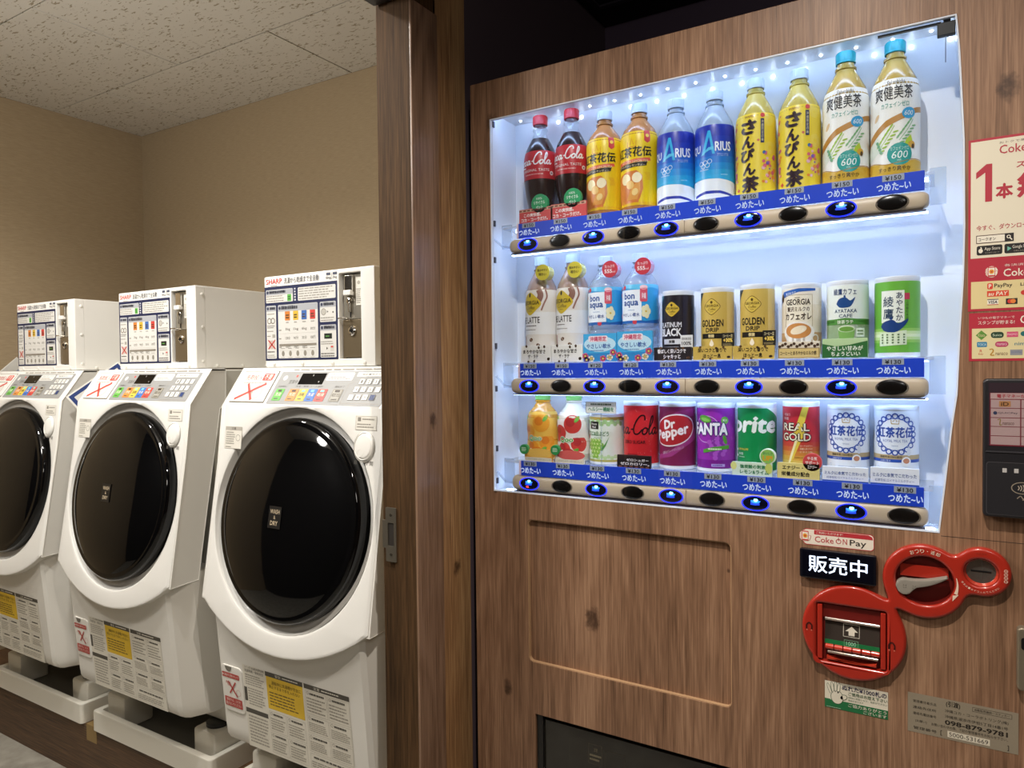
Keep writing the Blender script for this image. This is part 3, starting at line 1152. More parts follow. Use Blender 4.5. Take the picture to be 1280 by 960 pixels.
    k.text('運転終了', 0.222, 0.1605, 0.250, 0.1685, '#2e303a', 4)
    k.rect(0.223, 0.1345, 0.250, 0.148, '#1c2118', 2)
    k.lines(0.228, 0.138, 0.245, 0.144, 1, '#5d9a48', 3)
    k.lines(0.211, 0.119, 0.262, 0.130, 2, INK2, 2, 0.4)
    k.rect(0.244, 0.103, 0.256, 0.117, '#c8c5bd', 2)
    k.rect(0.246, 0.112, 0.254, 0.116, '#cf4a41', 3)
    k.poly([(0.230, 0.107), (0.236, 0.1105), (0.230, 0.114)], INK, 2)
    k.lines(0.211, 0.088, 0.262, 0.100, 2, INK, 2, 0.45)
    k.ring(0.222, 0.203, 0.009, 0.0025, '#9a968c', 2, 16)
    k.circ(0.222, 0.203, 0.006, '#bdb9af', 2, 12)
    k.poly([(0.234, 0.200), (0.239, 0.203), (0.234, 0.206)], INK, 2)
    k.circ(0.255, 0.201, 0.0025, INK, 2, 8)
    k.lines(0.211, 0.178, 0.262, 0.191, 2, INK2, 2, 0.4)
    # course table
    for i, c in enumerate(('#cf7d33', '#d7b13a', '#3e69ad', '#c9423b')):
        x = 0.080 + i * 0.031
        k.rrect(x, 0.187, x + 0.019, 0.211, 0.001, c, 2)
        k.lines(x + 0.003, 0.191, x + 0.016, 0.204, 2, '#4c3a26', 3)
        k.lines(x + 0.003, 0.179, x + 0.016, 0.184, 1, INK2, 2)
        for j, tx in enumerate((('3kg', '1kg', '6kg', '30分'), ('120分', '90分', '35分', '100円'), ('500円', '500円', '300円', ''))):
            z = 0.157 - j * 0.0225
            if tx[i]:
                k.text(tx[i], x + 0.0005, z + 0.002, x + 0.0185, z + 0.0105, '#6b655a', 2)
    for j in range(3):
        k.lines(0.056, 0.159 - j * 0.0225, 0.066, 0.165 - j * 0.0225, 1, INK2, 2)
        k.rect(0.055, 0.1525 - j * 0.0225, 0.199, 0.153 - j * 0.0225, '#c4c1b8', 2)
    k.rect(0.057, 0.1195, 0.195, 0.1255, '#8b8478', 3)
    for i in range(5):
        x = 0.062 + i * 0.0275
        k.lines(x, 0.112, x + 0.018, 0.115, 1, INK2, 2)
        k.ell(x + 0.009, 0.100, 0.0055, 0.0075, '#8f897d', 2, 10)
        k.lines(x, 0.0885, x + 0.018, 0.0905, 1, INK2, 2)
    k.lines(0.010, 0.204, 0.042, 0.209, 1, INK2, 2)
    k.ring(0.019, 0.188, 0.0085, 0.003, '#8f897d', 2, 14)
    k.ring(0.033, 0.188, 0.0085, 0.003, '#8f897d', 2, 14)
    k.lines(0.010, 0.168, 0.043, 0.177, 2, INK, 2, 0.4)
    k.lines(0.010, 0.158, 0.040, 0.163, 1, INK2, 2)
    k.rect(0.030, 0.143, 0.041, 0.152, '#a6a297', 2)
    k.lines(0.010, 0.145, 0.026, 0.150, 1, INK2, 2)
    k.rrect(0.015, 0.114, 0.040, 0.136, 0.001, '#c9b5ac', 2)
    k.stroke([(0.014, 0.113), (0.041, 0.137)], 0.0035, '#c23a34', 3, False)
    k.stroke([(0.014, 0.137), (0.041, 0.113)], 0.0035, '#c23a34', 3, False)
    k.lines(0.010, 0.102, 0.043, 0.109, 1, INK, 2, 0.4)
    k.lines(0.010, 0.089, 0.043, 0.099, 2, INK2, 2, 0.4)
    k.build('instruction_panel', t, lambda u, v, l: (u, y0 - 0.0004 - l, v))
    return t


WX = [-1.358, -2.073, -2.746]
w = make_washer(WX[0], 'white drum washer dryer nearest the wooden door post, its right edge hidden by it')
dup(w, None, (WX[1] - WX[0], 0, 0), 'middle white washer dryer of the row of three with black round door')
dup(w, None, (WX[2] - WX[0], 0, 0), 'white washer dryer at the far left, cut off by the photo edge')
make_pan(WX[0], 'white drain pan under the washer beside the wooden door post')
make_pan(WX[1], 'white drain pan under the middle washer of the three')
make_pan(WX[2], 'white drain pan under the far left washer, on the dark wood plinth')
c = make_coinbox(-1.5656, 'white coin box with course chart on the washer beside the door post')
dup(c, None, (-0.690, 0, 0), 'white coin box with course chart on the middle washer')
dup(c, None, (-0.690 - 0.657, 0, 0), 'white coin box with course chart on the far left washer, smallest in view')


# laminated notices hanging beside the washers
def notice(o3, e1, e2, L1, L2, label, edge='#2b3f78'):
    o3, e1, e2 = Vector(o3), Vector(e1).normalized(), Vector(e2)
    e2 = (e2 - e1 * e2.dot(e1)).normalized()
    nn = e1.cross(e2)
    if nn.x < 0:
        nn = -nn
    m = M()
    pts = [o3, o3 + e1 * L1, o3 + e1 * L1 + e2 * L2, o3 + e2 * L2]
    m.raw([p - nn * 0.0012 for p in pts] + [p for p in pts], [(0, 1, 2, 3), (4, 5, 6, 7), (0, 1, 5, 4), (1, 2, 6, 5), (2, 3, 7, 6), (3, 0, 4, 7)], P('#e8e6df', 0.25))
    k = D(0, 0, L1, L2)
    k.rect(0.03, 0.04, 0.97, 0.96, edge, 1)
    k.rect(0.09, 0.125, 0.91, 0.875, '#dcdad3', 2)
    k.lines(0.16, 0.2, 0.55, 0.7, 5, INK, 3)
    k.stroke([(0.22, 0.35), (0.36, 0.65)], 0.03, '#b8423a', 4, False)
    k.stroke([(0.36, 0.35), (0.22, 0.65)], 0.03, '#b8423a', 4, False)
    k.rect(0.72, 0.45, 0.84, 0.75, '#9aa3bb', 3)
    k.build('notice_card', None, lambda u, v, l: tuple(o3 + e1 * u + e2 * v + nn * (l + 0.0002)), into=m)
    o = m.obj('notice_card', None, 0)
    tag(o, label, 'notice card', 'laminated notices beside the washers')


notice((-2.416, 1.2126, 1.2785), (0.012, 0.168, 0.116), (0.02, 0.04, -0.055), 0.203, 0.13, 'blue bordered laminated notice hanging between the middle and left washers')
notice((-3.06, 1.262, 1.327), (0.0, 0.10, 0.092), (-0.02, 0.06, -0.055), 0.135, 0.09, 'white laminated notice tilted behind the far left coin box at the photo edge', '#d9d8d3')

# ================================================================ the vending machine
VF = 1.25                     # front plane
VM_ = thing('vending_machine', 'wood-look drink vending machine with a lit display window and red coin and note panel', 'vending machine', (-0.27, 1.6, 0.0))
WIN = [(-0.8045, 1.0985), (-0.0037, 1.0985), (0.0034, 1.1675), (0.0125, 1.26), (0.0189, 1.3087), (0.0222, 1.3992), (0.0264, 1.4817), (0.0278, 1.5605), (0.0268, 1.6837), (0.0232, 1.765), (0.0205, 1.8217), (0.0163, 1.8706), (-0.8047, 1.8706)]
RWALL = WIN[1:12]
m = M()
m.box(-0.85, 0.32, 1.41, 1.95, 0.02, 1.949, P('#3a332f', 0.5), 0.004)
for x in (-0.8, 0.27):
    for y in (1.36, 1.9):
        m.lathe([(0.025, 0), (0.025, 0.02)], (x, y, 0.0), BLACK, n=12)
m.obj('cabinet', VM_)
m = M()
m.plate([[(-0.853, 0.06), (0.323, 0.06), (0.323, 1.951), (-0.853, 1.951)], WIN,
         rloop(-0.7245, -0.3148, 0.7547, 1.0465, 0.011), [(-0.7108, 0.36), (0.05, 0.36), (0.05, 0.6485), (-0.7108, 0.6485)],
         rloop(-0.177, -0.0725, 0.872, 0.970, 0.004, 2), cloop(-0.0232, 1.0253, 0.0395, 28), cloop(0.0487, 1.0477, 0.0218, 24)], VF, VF + 0.0100, W_VEND, 0.0012)
m.obj('front_panel', VM_, 30)
m = M()
m.box(-0.002, 0.3225, VF - 0.0001, VF + 0.001, 1.0940, 1.0949, P('#2d2019', 0.7))
m.obj('seam', VM_, 0)
m = M()
m.box(-0.735, -0.305, VF + 0.0095, VF + 0.013, 0.745, 1.057, W_VEND)
m.obj('recessed_panel', VM_, 0)
m = M()
m.plate([rloop(-0.7245, -0.3148, 0.7547, 1.0465, 0.011), rloop(-0.7233, -0.3160, 0.7559, 1.0453, 0.0098)], VF + 0.0014, VF + 0.0094, P('#b79470', 0.25))  # recess lip in light beige: the lit edge line is put into its colour
m.obj('recess_edge_highlight', VM_, 0)
m = M()
for a, b, c, d in ((-0.852, -0.812, 0.07, 1.945), (0.035, 0.322, 0.07, 1.945), (-0.812, 0.035, 1.8905, 1.945), (-0.812, 0.035, 0.66, 0.742), (-0.812, 0.035, 1.06, 1.09), (-0.812, -0.736, 0.742, 1.06), (-0.304, 0.035, 0.742, 1.06)):
    m.box(a, b, VF + 0.0101, 1.409, c, d, P('#2b2624', 0.6))
m.obj('door_core', VM_, 0)
# window trim
m = M()
TRIMC = P('#dfe6f2', 0.25)
inner = []
n = len(WIN)
for i in range(n):
    p0, p1, p2 = Vector(WIN[i - 1]), Vector(WIN[i]), Vector(WIN[(i + 1) % n])
    e1, e2 = (p1 - p0).normalized(), (p2 - p1).normalized()
    nn = Vector((-e1.y - e2.y, e1.x + e2.x)).normalized()
    q = p1 + nn * 0.0022 / max(0.4, nn.dot(Vector((-e1.y, e1.x))))
    inner.append((q.x, q.y))
m.plate([WIN, inner], VF - 0.0006, VF + 0.006, TRIMC)
m.obj('window_trim', VM_, 0)
# display housing (white liner)
LINER = P('#e6ebf2', 0.4)
YB = 1.356
m = M()
m.box(-0.8085, 0.031, YB, YB + 0.004, 1.096, 1.890, LINER)
m.box(-0.8085, -0.8055, VF + 0.0102, YB, 1.0965, 1.889, LINER)
m.box(-0.8055, 0.03, VF + 0.0102, YB, 1.0955, 1.0975, LINER)
m.box(-0.8055, 0.03, VF + 0.0102, YB, 1.8875, 1.8895, LINER)
m.box(-0.8055, 0.03, VF + 0.0101, VF + 0.0106, 1.8706, 1.8895, LINER)
RWALL = RWALL + [(0.0163, 1.889)]
rw = RWALL + [(p[0] + 0.003, p[1]) for p in RWALL[::-1]]
m.plate([rw], VF + 0.0102, YB, LINER)
m.obj('display_liner', VM_, 30)
m = M()
m.plate([[(x + (0.001 if x < -0.5 else -0.001), z + (0.001 if z < 1.4 else -0.001)) for x, z in WIN]], VF + 0.0015, VF + 0.0035, pane('display_glass', (0.97, 0.985, 1.0), 0.0, 1.45))
gl = m.obj('display_glass', VM_, 0)

# LED lighting: bars along the top, under each rail and up the left side, plus small LED points in the top liner and glowing reflections of them behind
LEDM = emis('#b9d4ff', LED_POWER)
ROWS = [dict(shelf=1.648, strip=(1.6205, 1.6505), rail=(1.5915, 1.6205)),
        dict(shelf=1.366, strip=(1.3345, 1.3640), rail=(1.3020, 1.3345)),
        dict(shelf=1.163, strip=(1.1335, 1.1640), rail=(1.1015, 1.1335))]


def led(name, b):
    mm = M()
    mm.box(*b, LEDM)
    return mm.obj(name, VM_, 0)


led('led_bar', (-0.795, 0.008, 1.2592, 1.2680, 1.8820, 1.8870))
led('led_bar', (-0.77, -0.02, 1.2765, 1.284, 1.5885, 1.5905))
led('led_bar', (-0.77, -0.02, 1.2765, 1.284, 1.2990, 1.3010))
led('led_bar', (-0.79, -0.01, 1.2765, 1.283, 1.0982, 1.0996))
for z_ in (1.6415, 1.3595):
    led('led_bar', (-0.77, -0.02, 1.292, 1.298, z_ - 0.0015, z_))
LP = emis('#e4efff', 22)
for i in range(15):
    xa, xb = -0.78 + i * 0.0545, -0.754 + i * 0.0545
    m = M()
    m.lathe([(0.0024, 0), (0.0021, -0.0012), (0.0012, -0.0020), (0, -0.0022)], (xa, 1.335, 1.8874), LP, n=10)
    m.obj('led_and_glint_point', VM_)
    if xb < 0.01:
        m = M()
        m.lathe([(0.0032, 0), (0.0028, 0.0012), (0.0014, 0.0023), (0, 0.0026)], (xb, YB - 0.0001, 1.8760), LP, (0, -1, 0), 10)  # glowing dot added on the back panel as the reflection of an LED
        m.obj('led_and_glint_point', VM_)

BACKLIT = emis('#dbe9ff', 0.85)
STRIPM = P('#1f45cc', 0.35)
RAILC = P('#c6b399', 0.38)
RAILX = (-0.7685, -0.0185)
PITCH, X0 = 0.0727, -0.7215
BX = [-0.7225 + 0.0727 * i for i in range(10)]
BX3 = [-0.7247 + 0.0748 * i for i in range(10)]
SHELFM = pane('clear_shelf', (0.93, 0.96, 1.0), 0.1, 1.45, 0.35, '#f0f4fb')
for r, R in enumerate(ROWS):
    m = M()
    m.box(-0.785, -0.012, 1.2655, YB - 0.0005, R['shelf'] - 0.005, R['shelf'], SHELFM)
    m.obj('shelf', VM_, 0)
    # selector rail: rounded bar with rounded ends
    m = M()
    z0, z1 = R['rail']
    zc, hh = (z0 + z1) / 2, (z1 - z0) / 2
    prof = [(1.2745, -1), (1.2672, -0.985), (1.2625, -0.82), (1.2605, -0.5), (1.2598, 0), (1.2605, 0.5), (1.2625, 0.82), (1.2672, 0.985), (1.2745, 1)]
    xs = []
    for k in range(7):
        t = k / 6
        xs.append((RAILX[0] + 0.014 * (1 - math.cos(t * PI / 2)), 0.35 + 0.65 * math.sin(t * PI / 2)))
    xs = xs + [(sum(RAILX) - a, b) for a, b in xs[::-1]]
    vs, fs = [], []
    for x, f in xs:
        for y, q in prof:
            vs.append((x, 1.2745 - (1.2745 - y) * (0.25 + 0.75 * f), zc + q * hh * f))
    n = len(prof)
    for i in range(len(xs) - 1):
        for j in range(n - 1):
            fs.append((i * n + j, i * n + j + 1, (i + 1) * n + j + 1, (i + 1) * n + j))
    fs += [tuple(range(n)), tuple(range((len(xs) - 1) * n, len(xs) * n))]
    m.raw(vs, fs, RAILC)
    rail = m.obj('selector_rail', VM_, 60)
    m = M()
    m.box(RAILX[0] + 0.006, RAILX[1] - 0.004, 1.262, 1.2755, z0 - 0.0022, z0 - 0.0002, P('#4a4550', 0.4))
    for x in (-0.398,):
        m.box(x - 0.0003, x + 0.0003, 1.2593, 1.262, z0 + 0.003, z1 - 0.003, P('#8f7c63', 0.5))
    m.obj('rail_underside', rail, 0)
    # clear end brackets
    m = M()
    CLR = pane('clear_bracket', (0.9, 0.95, 1.0), 0.05, 1.45, 0.25, '#dbe8fb')
    m.box(-0.0180, 0.004, 1.268, 1.272, z0 + 0.006, R['strip'][1] + 0.003, CLR, 0.0008)
    m.obj('bracket', rail, 0)
    m = M()
    m.box(-0.7895, -0.7655, 1.268, 1.272, z0 + 0.012, R['strip'][1] + 0.002, CLR, 0.0008)
    m.obj('bracket', rail, 0)
    m = M()
    m.tube([(-0.803, 1.262, z1 + 0.004), (-0.785, 1.263, zc + 0.002), (-0.766, 1.266, zc - 0.002)], 0.0022, CLR)
    m.obj('bracket_rod', rail, 0)
    # buttons
    for i in range(10):
        bx = BX3[i] if r == 2 else BX[i]
        lit = i % 2 == 0
        m = M()
        yb = 1.2605
        ax = (0, -1, 0)
        ringm = emis('#1a2bff', 2.6) if lit else P('#6d6152', 0.3)
        m.lathe([(0.0130, -0.002), (0.0130, 0.0008), (0.0124, 0.0014), (0.0117, 0.0006)], (bx, yb, zc), ringm, ax, 36, 1.8, 1.0)
        m.lathe([(0.0117, 0.0006), (0.0112, 0.0016), (0.009, 0.0026), (0.005, 0.0032), (0, 0.0034)], (bx, yb, zc), P('#0f0d0c', 0.22, spec=0.35) if not lit else P('#060a24', 0.15, spec=0.4), ax, 36, 1.8, 1.0)
        if lit:
            k = D(bx - 0.02, zc - 0.0116, bx + 0.02, zc + 0.0116)

            def dome(u, v, l, bx=bx, zc=zc):
                q = min(1, math.hypot((u - bx) / 1.8, v - zc) / 0.0116)
                return (u, yb - 0.0034 + 0.0030 * q * q - l - 0.0001, v)
            up = [(0.5 + 0.46 * math.cos(t * PI / 12), 0.5 + 0.44 * math.sin(t * PI / 12)) for t in range(13)]
            k.poly([(x, y) for x, y in up] + [(0.25, 0.42), (0.5, 0.38), (0.75, 0.42)], emis('#1b40d8', 2.0), 1)
            k.ell(0.52, 0.70, 0.20, 0.17, emis('#2f86ff', 2.2), 2)
            k.ell(0.53, 0.76, 0.09, 0.12, emis('#8ff0ff', 4.0), 3)
            if r == 2 and i == 0:
                k.rect(0.36, 0.17, 0.5, 0.32, emis('#ff3a40', 3.0), 3)
            k.build('x', None, dome, step=0.006, zstep=0.005, into=m)
        m.obj('selector_button', rail)
    # price strip with ten price labels
    s0, s1 = R['strip']
    m = M()
    m.box(-0.7455, -0.0245, 1.2625, 1.265, s0, s1, P('#1f45cc', 0.35), 0.0004)
    m.box(-0.7500, -0.7455, 1.2625, 1.265, s0, s1, P('#f1d5dc', 0.35))
    strip = m.obj('price_strip', VM_, 0)
    for i in range(10):
        bx = (BX3[i] if r == 2 else BX[i]) + 0.002
        pr = '¥150' if (r == 0 or (r == 1 and i < 2)) else ('¥120' if r == 1 and i < 4 else '¥130')
        k = D(bx - 0.033, s0, bx + 0.033, s1)
        k.rect(0.26, 0.66, 0.72, 0.985, '#9aa3b4', 1)
        k.text(pr, 0.32, 0.70, 0.66, 0.93, '#12131a', 2, 0.012)
        k.text('つめた~い', 0.14, 0.16, 0.86, 0.58, BACKLIT, 1, 0.02)
        k.build('price_label', strip, flatY(1.2624))

# latch and hanging rod at the upper right corner of the window
m = M()
m.box(-0.0880, -0.0035, 1.2565, 1.2595, 1.8630, 1.8665, BLACK)
m.box(-0.0085, 0.0150, 1.2560, 1.2660, 1.8455, 1.8650, BLACK, 0.001)
m.box(-0.0005, 0.0085, 1.2560, 1.2640, 1.8650, 1.8695, BLACK)
m.box(0.0018, 0.0030, 1.2585, 1.2597, 1.8060, 1.8460, P('#5b6577', 0.4))
m.obj('latch', VM_, 0)
# small latch plates on the left liner wall
for z in (1.858, 1.652, 1.576, 1.396, 1.306, 1.18, 1.112):
    m = M()
    m.box(-0.8056, -0.8025, 1.261, 1.2665, z, z + 0.012, P('#4d525f', 0.4))
    m.obj('clip', VM_, 0)


# ---- payment side
def smin(a, b, k):
    h = max(0.0, min(1.0, 0.5 + 0.5 * (b - a) / k))
    return b + (a - b) * h - k * h * (1 - h)


BC = [(-0.1221, 0.9265, 0.0755), (-0.0240, 1.0240, 0.0560), (0.0500, 1.0485, 0.0358)]


def sdf(x, z):
    d = [math.hypot(x - a, z - b) - c for a, b, c in BC]
    return smin(smin(d[0], d[1], 0.016), d[2], 0.016)


def contour(off, n=180):
    pts = []
    p = Vector((BC[0][0] - BC[0][2] - off, BC[0][1]))
    L = 1.02
    ds = 0.0045
    start = None
    for i in range(600):
        for _ in range(4):
            e = 1e-5
            g = Vector(((sdf(p.x + e, p.y) - sdf(p.x - e, p.y)) / (2 * e), (sdf(p.x, p.y + e) - sdf(p.x, p.y - e)) / (2 * e)))
            p = p - g * ((sdf(p.x, p.y) - off) / max(g.length_squared, 1e-6))
        if start is None:
            start = p.copy()
        elif i > 20 and (p - start).length < ds * 0.8:
            break
        pts.append((p.x, p.y))
        g.normalize()
        p = p + Vector((-g.y, g.x)) * -ds * -1
    return pts


RED = P('#a92a1c', 0.3, coat=0.35)
RED2 = P('#bb3722', 0.28, coat=0.35)
REDD = P('#6b1510', 0.4)
Y1 = 1.2385
base = contour(0.0)
m = M()
bill = rloop(-0.1755, -0.0738, 0.8745, 0.9683, 0.004, 3)
midh = cloop(-0.0232, 1.0253, 0.0385, 40, 0.0368)
smh = cloop(0.0487, 1.0477, 0.0212, 32, 0.0198)
m.plate([base, bill, midh, smh], Y1, VF - 0.0002, RED, 0.0050, seg=4)
bez = m.obj('payment_bezel', VM_, 40)
# wells
m = M()
m.lathe([(0.0385, -0.004), (0.0372, -0.012), (0.036, -0.0135), (0, -0.0135)], (-0.0232, Y1, 1.0253), REDD, (0, -1, 0), 40, 1.0, 0.955)
m.box(-0.056, 0.008, Y1 + 0.0105, Y1 + 0.0128, 1.028, 1.046, RED)
m.obj('lever_well', bez)
m = M()
m.lathe([(0.0214, -0.002), (0.0195, -0.0085), (0.0186, -0.010)], (0.0487, Y1, 1.0477), RED2, (0, -1, 0), 36, 1.0, 0.93)
m.lathe([(0.0188, -0.0098), (0, -0.0098)], (0.0487, Y1, 1.0477), P('#b5b0aa', 0.22, 0.9), (0, -1, 0), 36, 1.0, 0.93)
m.box(0.036, 0.0615, Y1 + 0.0092, Y1 + 0.0102, 1.0468, 1.0492, BLACK)
m.box(0.050, 0.0506, Y1 + 0.0094, Y1 + 0.0099, 1.032, 1.064, P('#8f8a85', 0.3, 0.8))
m.obj('coin_slot', bez)
m = M()
lev = catmull([(-0.0615, 1.0135), (-0.0600, 1.0205), (-0.0530, 1.0255), (-0.0440, 1.0255), (-0.0330, 1.0262), (-0.0200, 1.0282), (-0.0060, 1.0322), (0.0060, 1.0360)], 4) + \
    catmull([(0.0075, 1.0335), (-0.0010, 1.0278), (-0.0130, 1.0210), (-0.0250, 1.0165), (-0.0330, 1.0140), (-0.0385, 1.0090), (-0.0440, 1.0030), (-0.0520, 1.0020), (-0.0580, 1.0060)], 4)
m.plate([lev], Y1 - 0.004, Y1 + 0.008, P('#8d877d', 0.4), 0.002)
for i in range(8):
    m.lathe([(0.0008, 0), (0.0005, 0.0005), (0, 0.0006)], (-0.051 + (i % 4) * 0.0032 + (0.006 if i % 4 > 1 else 0), Y1 - 0.004, 1.017 - (i // 4) * 0.0035), P('#746e64', 0.4), (0, -1, 0), 6)
m.obj('return_lever', bez)
# note inlet
m = M()
m.box(-0.1765, -0.0728, Y1 + 0.012, Y1 + 0.018, 0.8735, 0.9693, REDD)
m.box(-0.1745, -0.1665, Y1 + 0.0015, Y1 + 0.014, 0.877, 0.966, RED, 0.0015)
m.box(-0.0825, -0.0750, Y1 + 0.0015, Y1 + 0.014, 0.877, 0.966, RED, 0.0015)
m.box(-0.1665, -0.0825, Y1 + 0.0075, Y1 + 0.0125, 0.944, 0.967, REDD, 0.001)
m.plate([[(-0.160, 0.878)] + catmull([(-0.160, 0.884), (-0.14, 0.8795), (-0.122, 0.8785), (-0.104, 0.8795), (-0.088, 0.884)], 4) + [(-0.088, 0.878)]], Y1 + 0.001, Y1 + 0.012, RED2, 0.001)
m.obj('note_inlet', bez)
m = M()
tilt = lambda x, y, z: (x, Y1 + 0.0115 - (0.942 - z) * 0.16 + y, z)
m.box(-0.1635, -0.0840, 0, 0.0012, 0.9035, 0.943, P('#3a332e', 0.25), fn=tilt)
m.box(-0.1635, -0.0840, -0.0006, 0.0012, 0.903, 0.9095, P('#1d6b3c', 0.3), fn=tilt)
k = D(-0.1635, 0.9035, -0.0840, 0.943)
WH = '#d8d0c0'
k.frame(0.34, 0.36, 0.64, 0.86, 0.008, WH, 1)
k.poly([(0.44, 0.42), (0.55, 0.42), (0.55, 0.58), (0.61, 0.58), (0.495, 0.78), (0.38, 0.58), (0.44, 0.58)], WH, 1)
k.frame(0.36, -0.02, 0.62, 0.24, 0.006, '#7fae8c', 3)
k.text('1000', 0.40, 0.03, 0.58, 0.18, '#9fcbae', 3)
k.build('x', None, lambda u, v, l: tilt(u, -l - 0.0001, v), into=m)
m.obj('note_guide', bez, 0)
m = M()
for i in range(6):
    x = -0.1625 + i * 0.0133
    m.lathe([(0.0030, 0), (0.0043, 0.0008), (0.0043, 0.0118), (0.0030, 0.0126)], (x, Y1 + 0.0045, 0.8985), P('#c9402f', 0.15, coat=0.6), (1, 0, 0.0001), 16)
m.obj('note_roller', bez)
m = M()
m.lathe([(0.0024, 0), (0.0024, 0.072)], (-0.1585, Y1 + 0.0030, 0.8905), P('#b8a89c', 0.12, 0.7), (1, 0, 0.0001), 12)
m.obj('guide_rod', bez)
m = M()
m.lathe([(0.0026, 0), (0.0026, 0.079)], (-0.1632, Y1 + 0.0080, 0.9425), P('#c9bdb4', 0.12, 0.6), (1, 0, 0.0001), 12)
m.obj('guide_rod', bez)
k = D(-0.2, 0.85, 0.8, 1.85)      # metre frame on the bezel face


def Bz(x, z):
    return (x + 0.2, z - 0.85)


CR = '#e8cdb8'
for i, ch in enumerate('おつり・返却'):
    ang = PI / 2 + 0.40 - i * 0.155
    cx, cz = -0.0222 + 0.0455 * math.cos(ang), 1.0250 + 0.0462 * math.sin(ang)
    a, b = Bz(cx, cz)
    if ch == '・':
        k.circ(a, b, 0.0007, CR, 1)
    else:
        k.text(ch, a - 0.0028, b - 0.003, a + 0.0028, b + 0.003, CR, 1, 0.01, rot=ang - PI / 2)
arcp = [Bz(-0.0232 + 0.0425 * math.cos(t), 1.0253 + 0.0420 * math.sin(t)) for t in (0.25, 0.1, -0.05, -0.2, -0.33)]
k.stroke(arcp, 0.0008, CR, 1, True, 0.0045)
tp = Bz(0.0125, 1.0020)
k.poly([(tp[0] + 0.0085, tp[1] + 0.0095), (tp[0] + 0.0008, tp[1] + 0.0072), (tp[0] + 0.0005, tp[1] - 0.0015)], CR, 1)
k.build('lever_lettering', bez, flatY(Y1 - 0.0002))
k = D(-0.2, 0.85, 0.8, 1.85)
for i, ch in enumerate('硬貨は1枚ずつ入れてください'):
    ang = PI + 0.62 + i * 0.135
    a, b = Bz(0.0487 + 0.0285 * math.cos(ang), 1.0477 + 0.0280 * math.sin(ang))
    k.text(ch, a - 0.0013, b - 0.0014, a + 0.0013, b + 0.0014, CR, 1, 0.0, rot=ang + PI / 2)
for i, tx in enumerate(('500', '100', '50', '10')):
    a, b = Bz(0.0785, 1.0545 - i * 0.0050)
    k.ring(a, b, 0.0024, 0.0005, CR, 1, 14)
    k.text(tx, a - 0.0015, b - 0.0008, a + 0.0015, b + 0.0008, CR, 2)
for i in range(4):
    a, b = Bz(0.0435 + i * 0.0035, 1.0762)
    k.circ(a, b, 0.0011, '#98291b', 1, 8)
k.build('coin_lettering', bez, flatY(Y1 - 0.0002))
for x, z in ((-0.1862, 0.9285), (-0.0668, 0.9180)):
    a, b = Bz(x, z)
    k = D(-0.2, 0.85, 0.8, 1.85)
    k.stroke([(a - 0.0038, b - 0.006), (a - 0.0038, b + 0.001), (a, b + 0.0050), (a + 0.0038, b + 0.001), (a + 0.0038, b - 0.006)], 0.0024, '#3d0a06', 1)
    k.rect(a - 0.0045, b - 0.008, a - 0.0025, b - 0.005, '#e0705a', 1)
    k.rect(a + 0.0025, b - 0.008, a + 0.0045, b - 0.005, '#e0705a', 1)
    k.build('finger_mark', bez, flatY(Y1 - 0.0002))

# status display and the small sticker above it
m = M()
m.box(-0.2012, -0.0878, VF - 0.012, VF - 0.0002, 1.0065, 1.0545, P('#10111a', 0.2), 0.003)
m.box(-0.1965, -0.0925, VF - 0.0128, VF - 0.011, 1.0110, 1.0520, P('#070914', 0.15))
sd = m.obj('status_display', VM_)
k = D(-0.1870, 1.0185, -0.1005, 1.0460, emit=2.2)
k.text('販売中', 0, 0, 1, 1, '#dfeaff', 1, 0.008)
k.build('status_lettering', sd, flatY(VF - 0.0131))


def hand_phone(k, cx, cy, s, lv=1):
    """mark of a hand holding a phone with a yen coin, on a cream ground"""
    q = k.sc[0] / k.sc[1]
    k.ell(cx, cy, s * 0.62, s * 0.66 * q, '#ece3d3', lv)
    for i in range(4):
        k.ell(cx - s * 0.48, cy + (0.30 - i * 0.20) * s * q, s * 0.14, s * 0.09 * q, '#c7323a', lv + 1, 12)
        k.ell(cx - s * 0.47, cy + (0.30 - i * 0.20) * s * q, s * 0.11, s * 0.065 * q, '#ece3d3', lv + 2, 12)
    k.ell(cx + s * 0.44, cy - s * 0.20 * q, s * 0.16, s * 0.34 * q, '#c7323a', lv + 1, 14, -0.3)
    k.ell(cx + s * 0.43, cy - s * 0.20 * q, s * 0.125, s * 0.30 * q, '#ece3d3', lv + 2, 14, -0.3)
    k.rrect(cx - s * 0.36, cy - s * 0.55 * q, cx + s * 0.36, cy + s * 0.58 * q, s * 0.07, '#c7323a', lv + 3)
    k.rect(cx - s * 0.30, cy - s * 0.40 * q, cx + s * 0.30, cy + s * 0.46 * q, '#ece3d3', lv + 4)
    k.circ(cx, cy + s * 0.02 * q, s * 0.25, '#e9a32b', lv + 5, 16)
    k.text('¥', cx - s * 0.13, cy - s * 0.13 * q, cx + s * 0.13, cy + s * 0.17 * q, '#c7323a', lv + 6, 0.02)


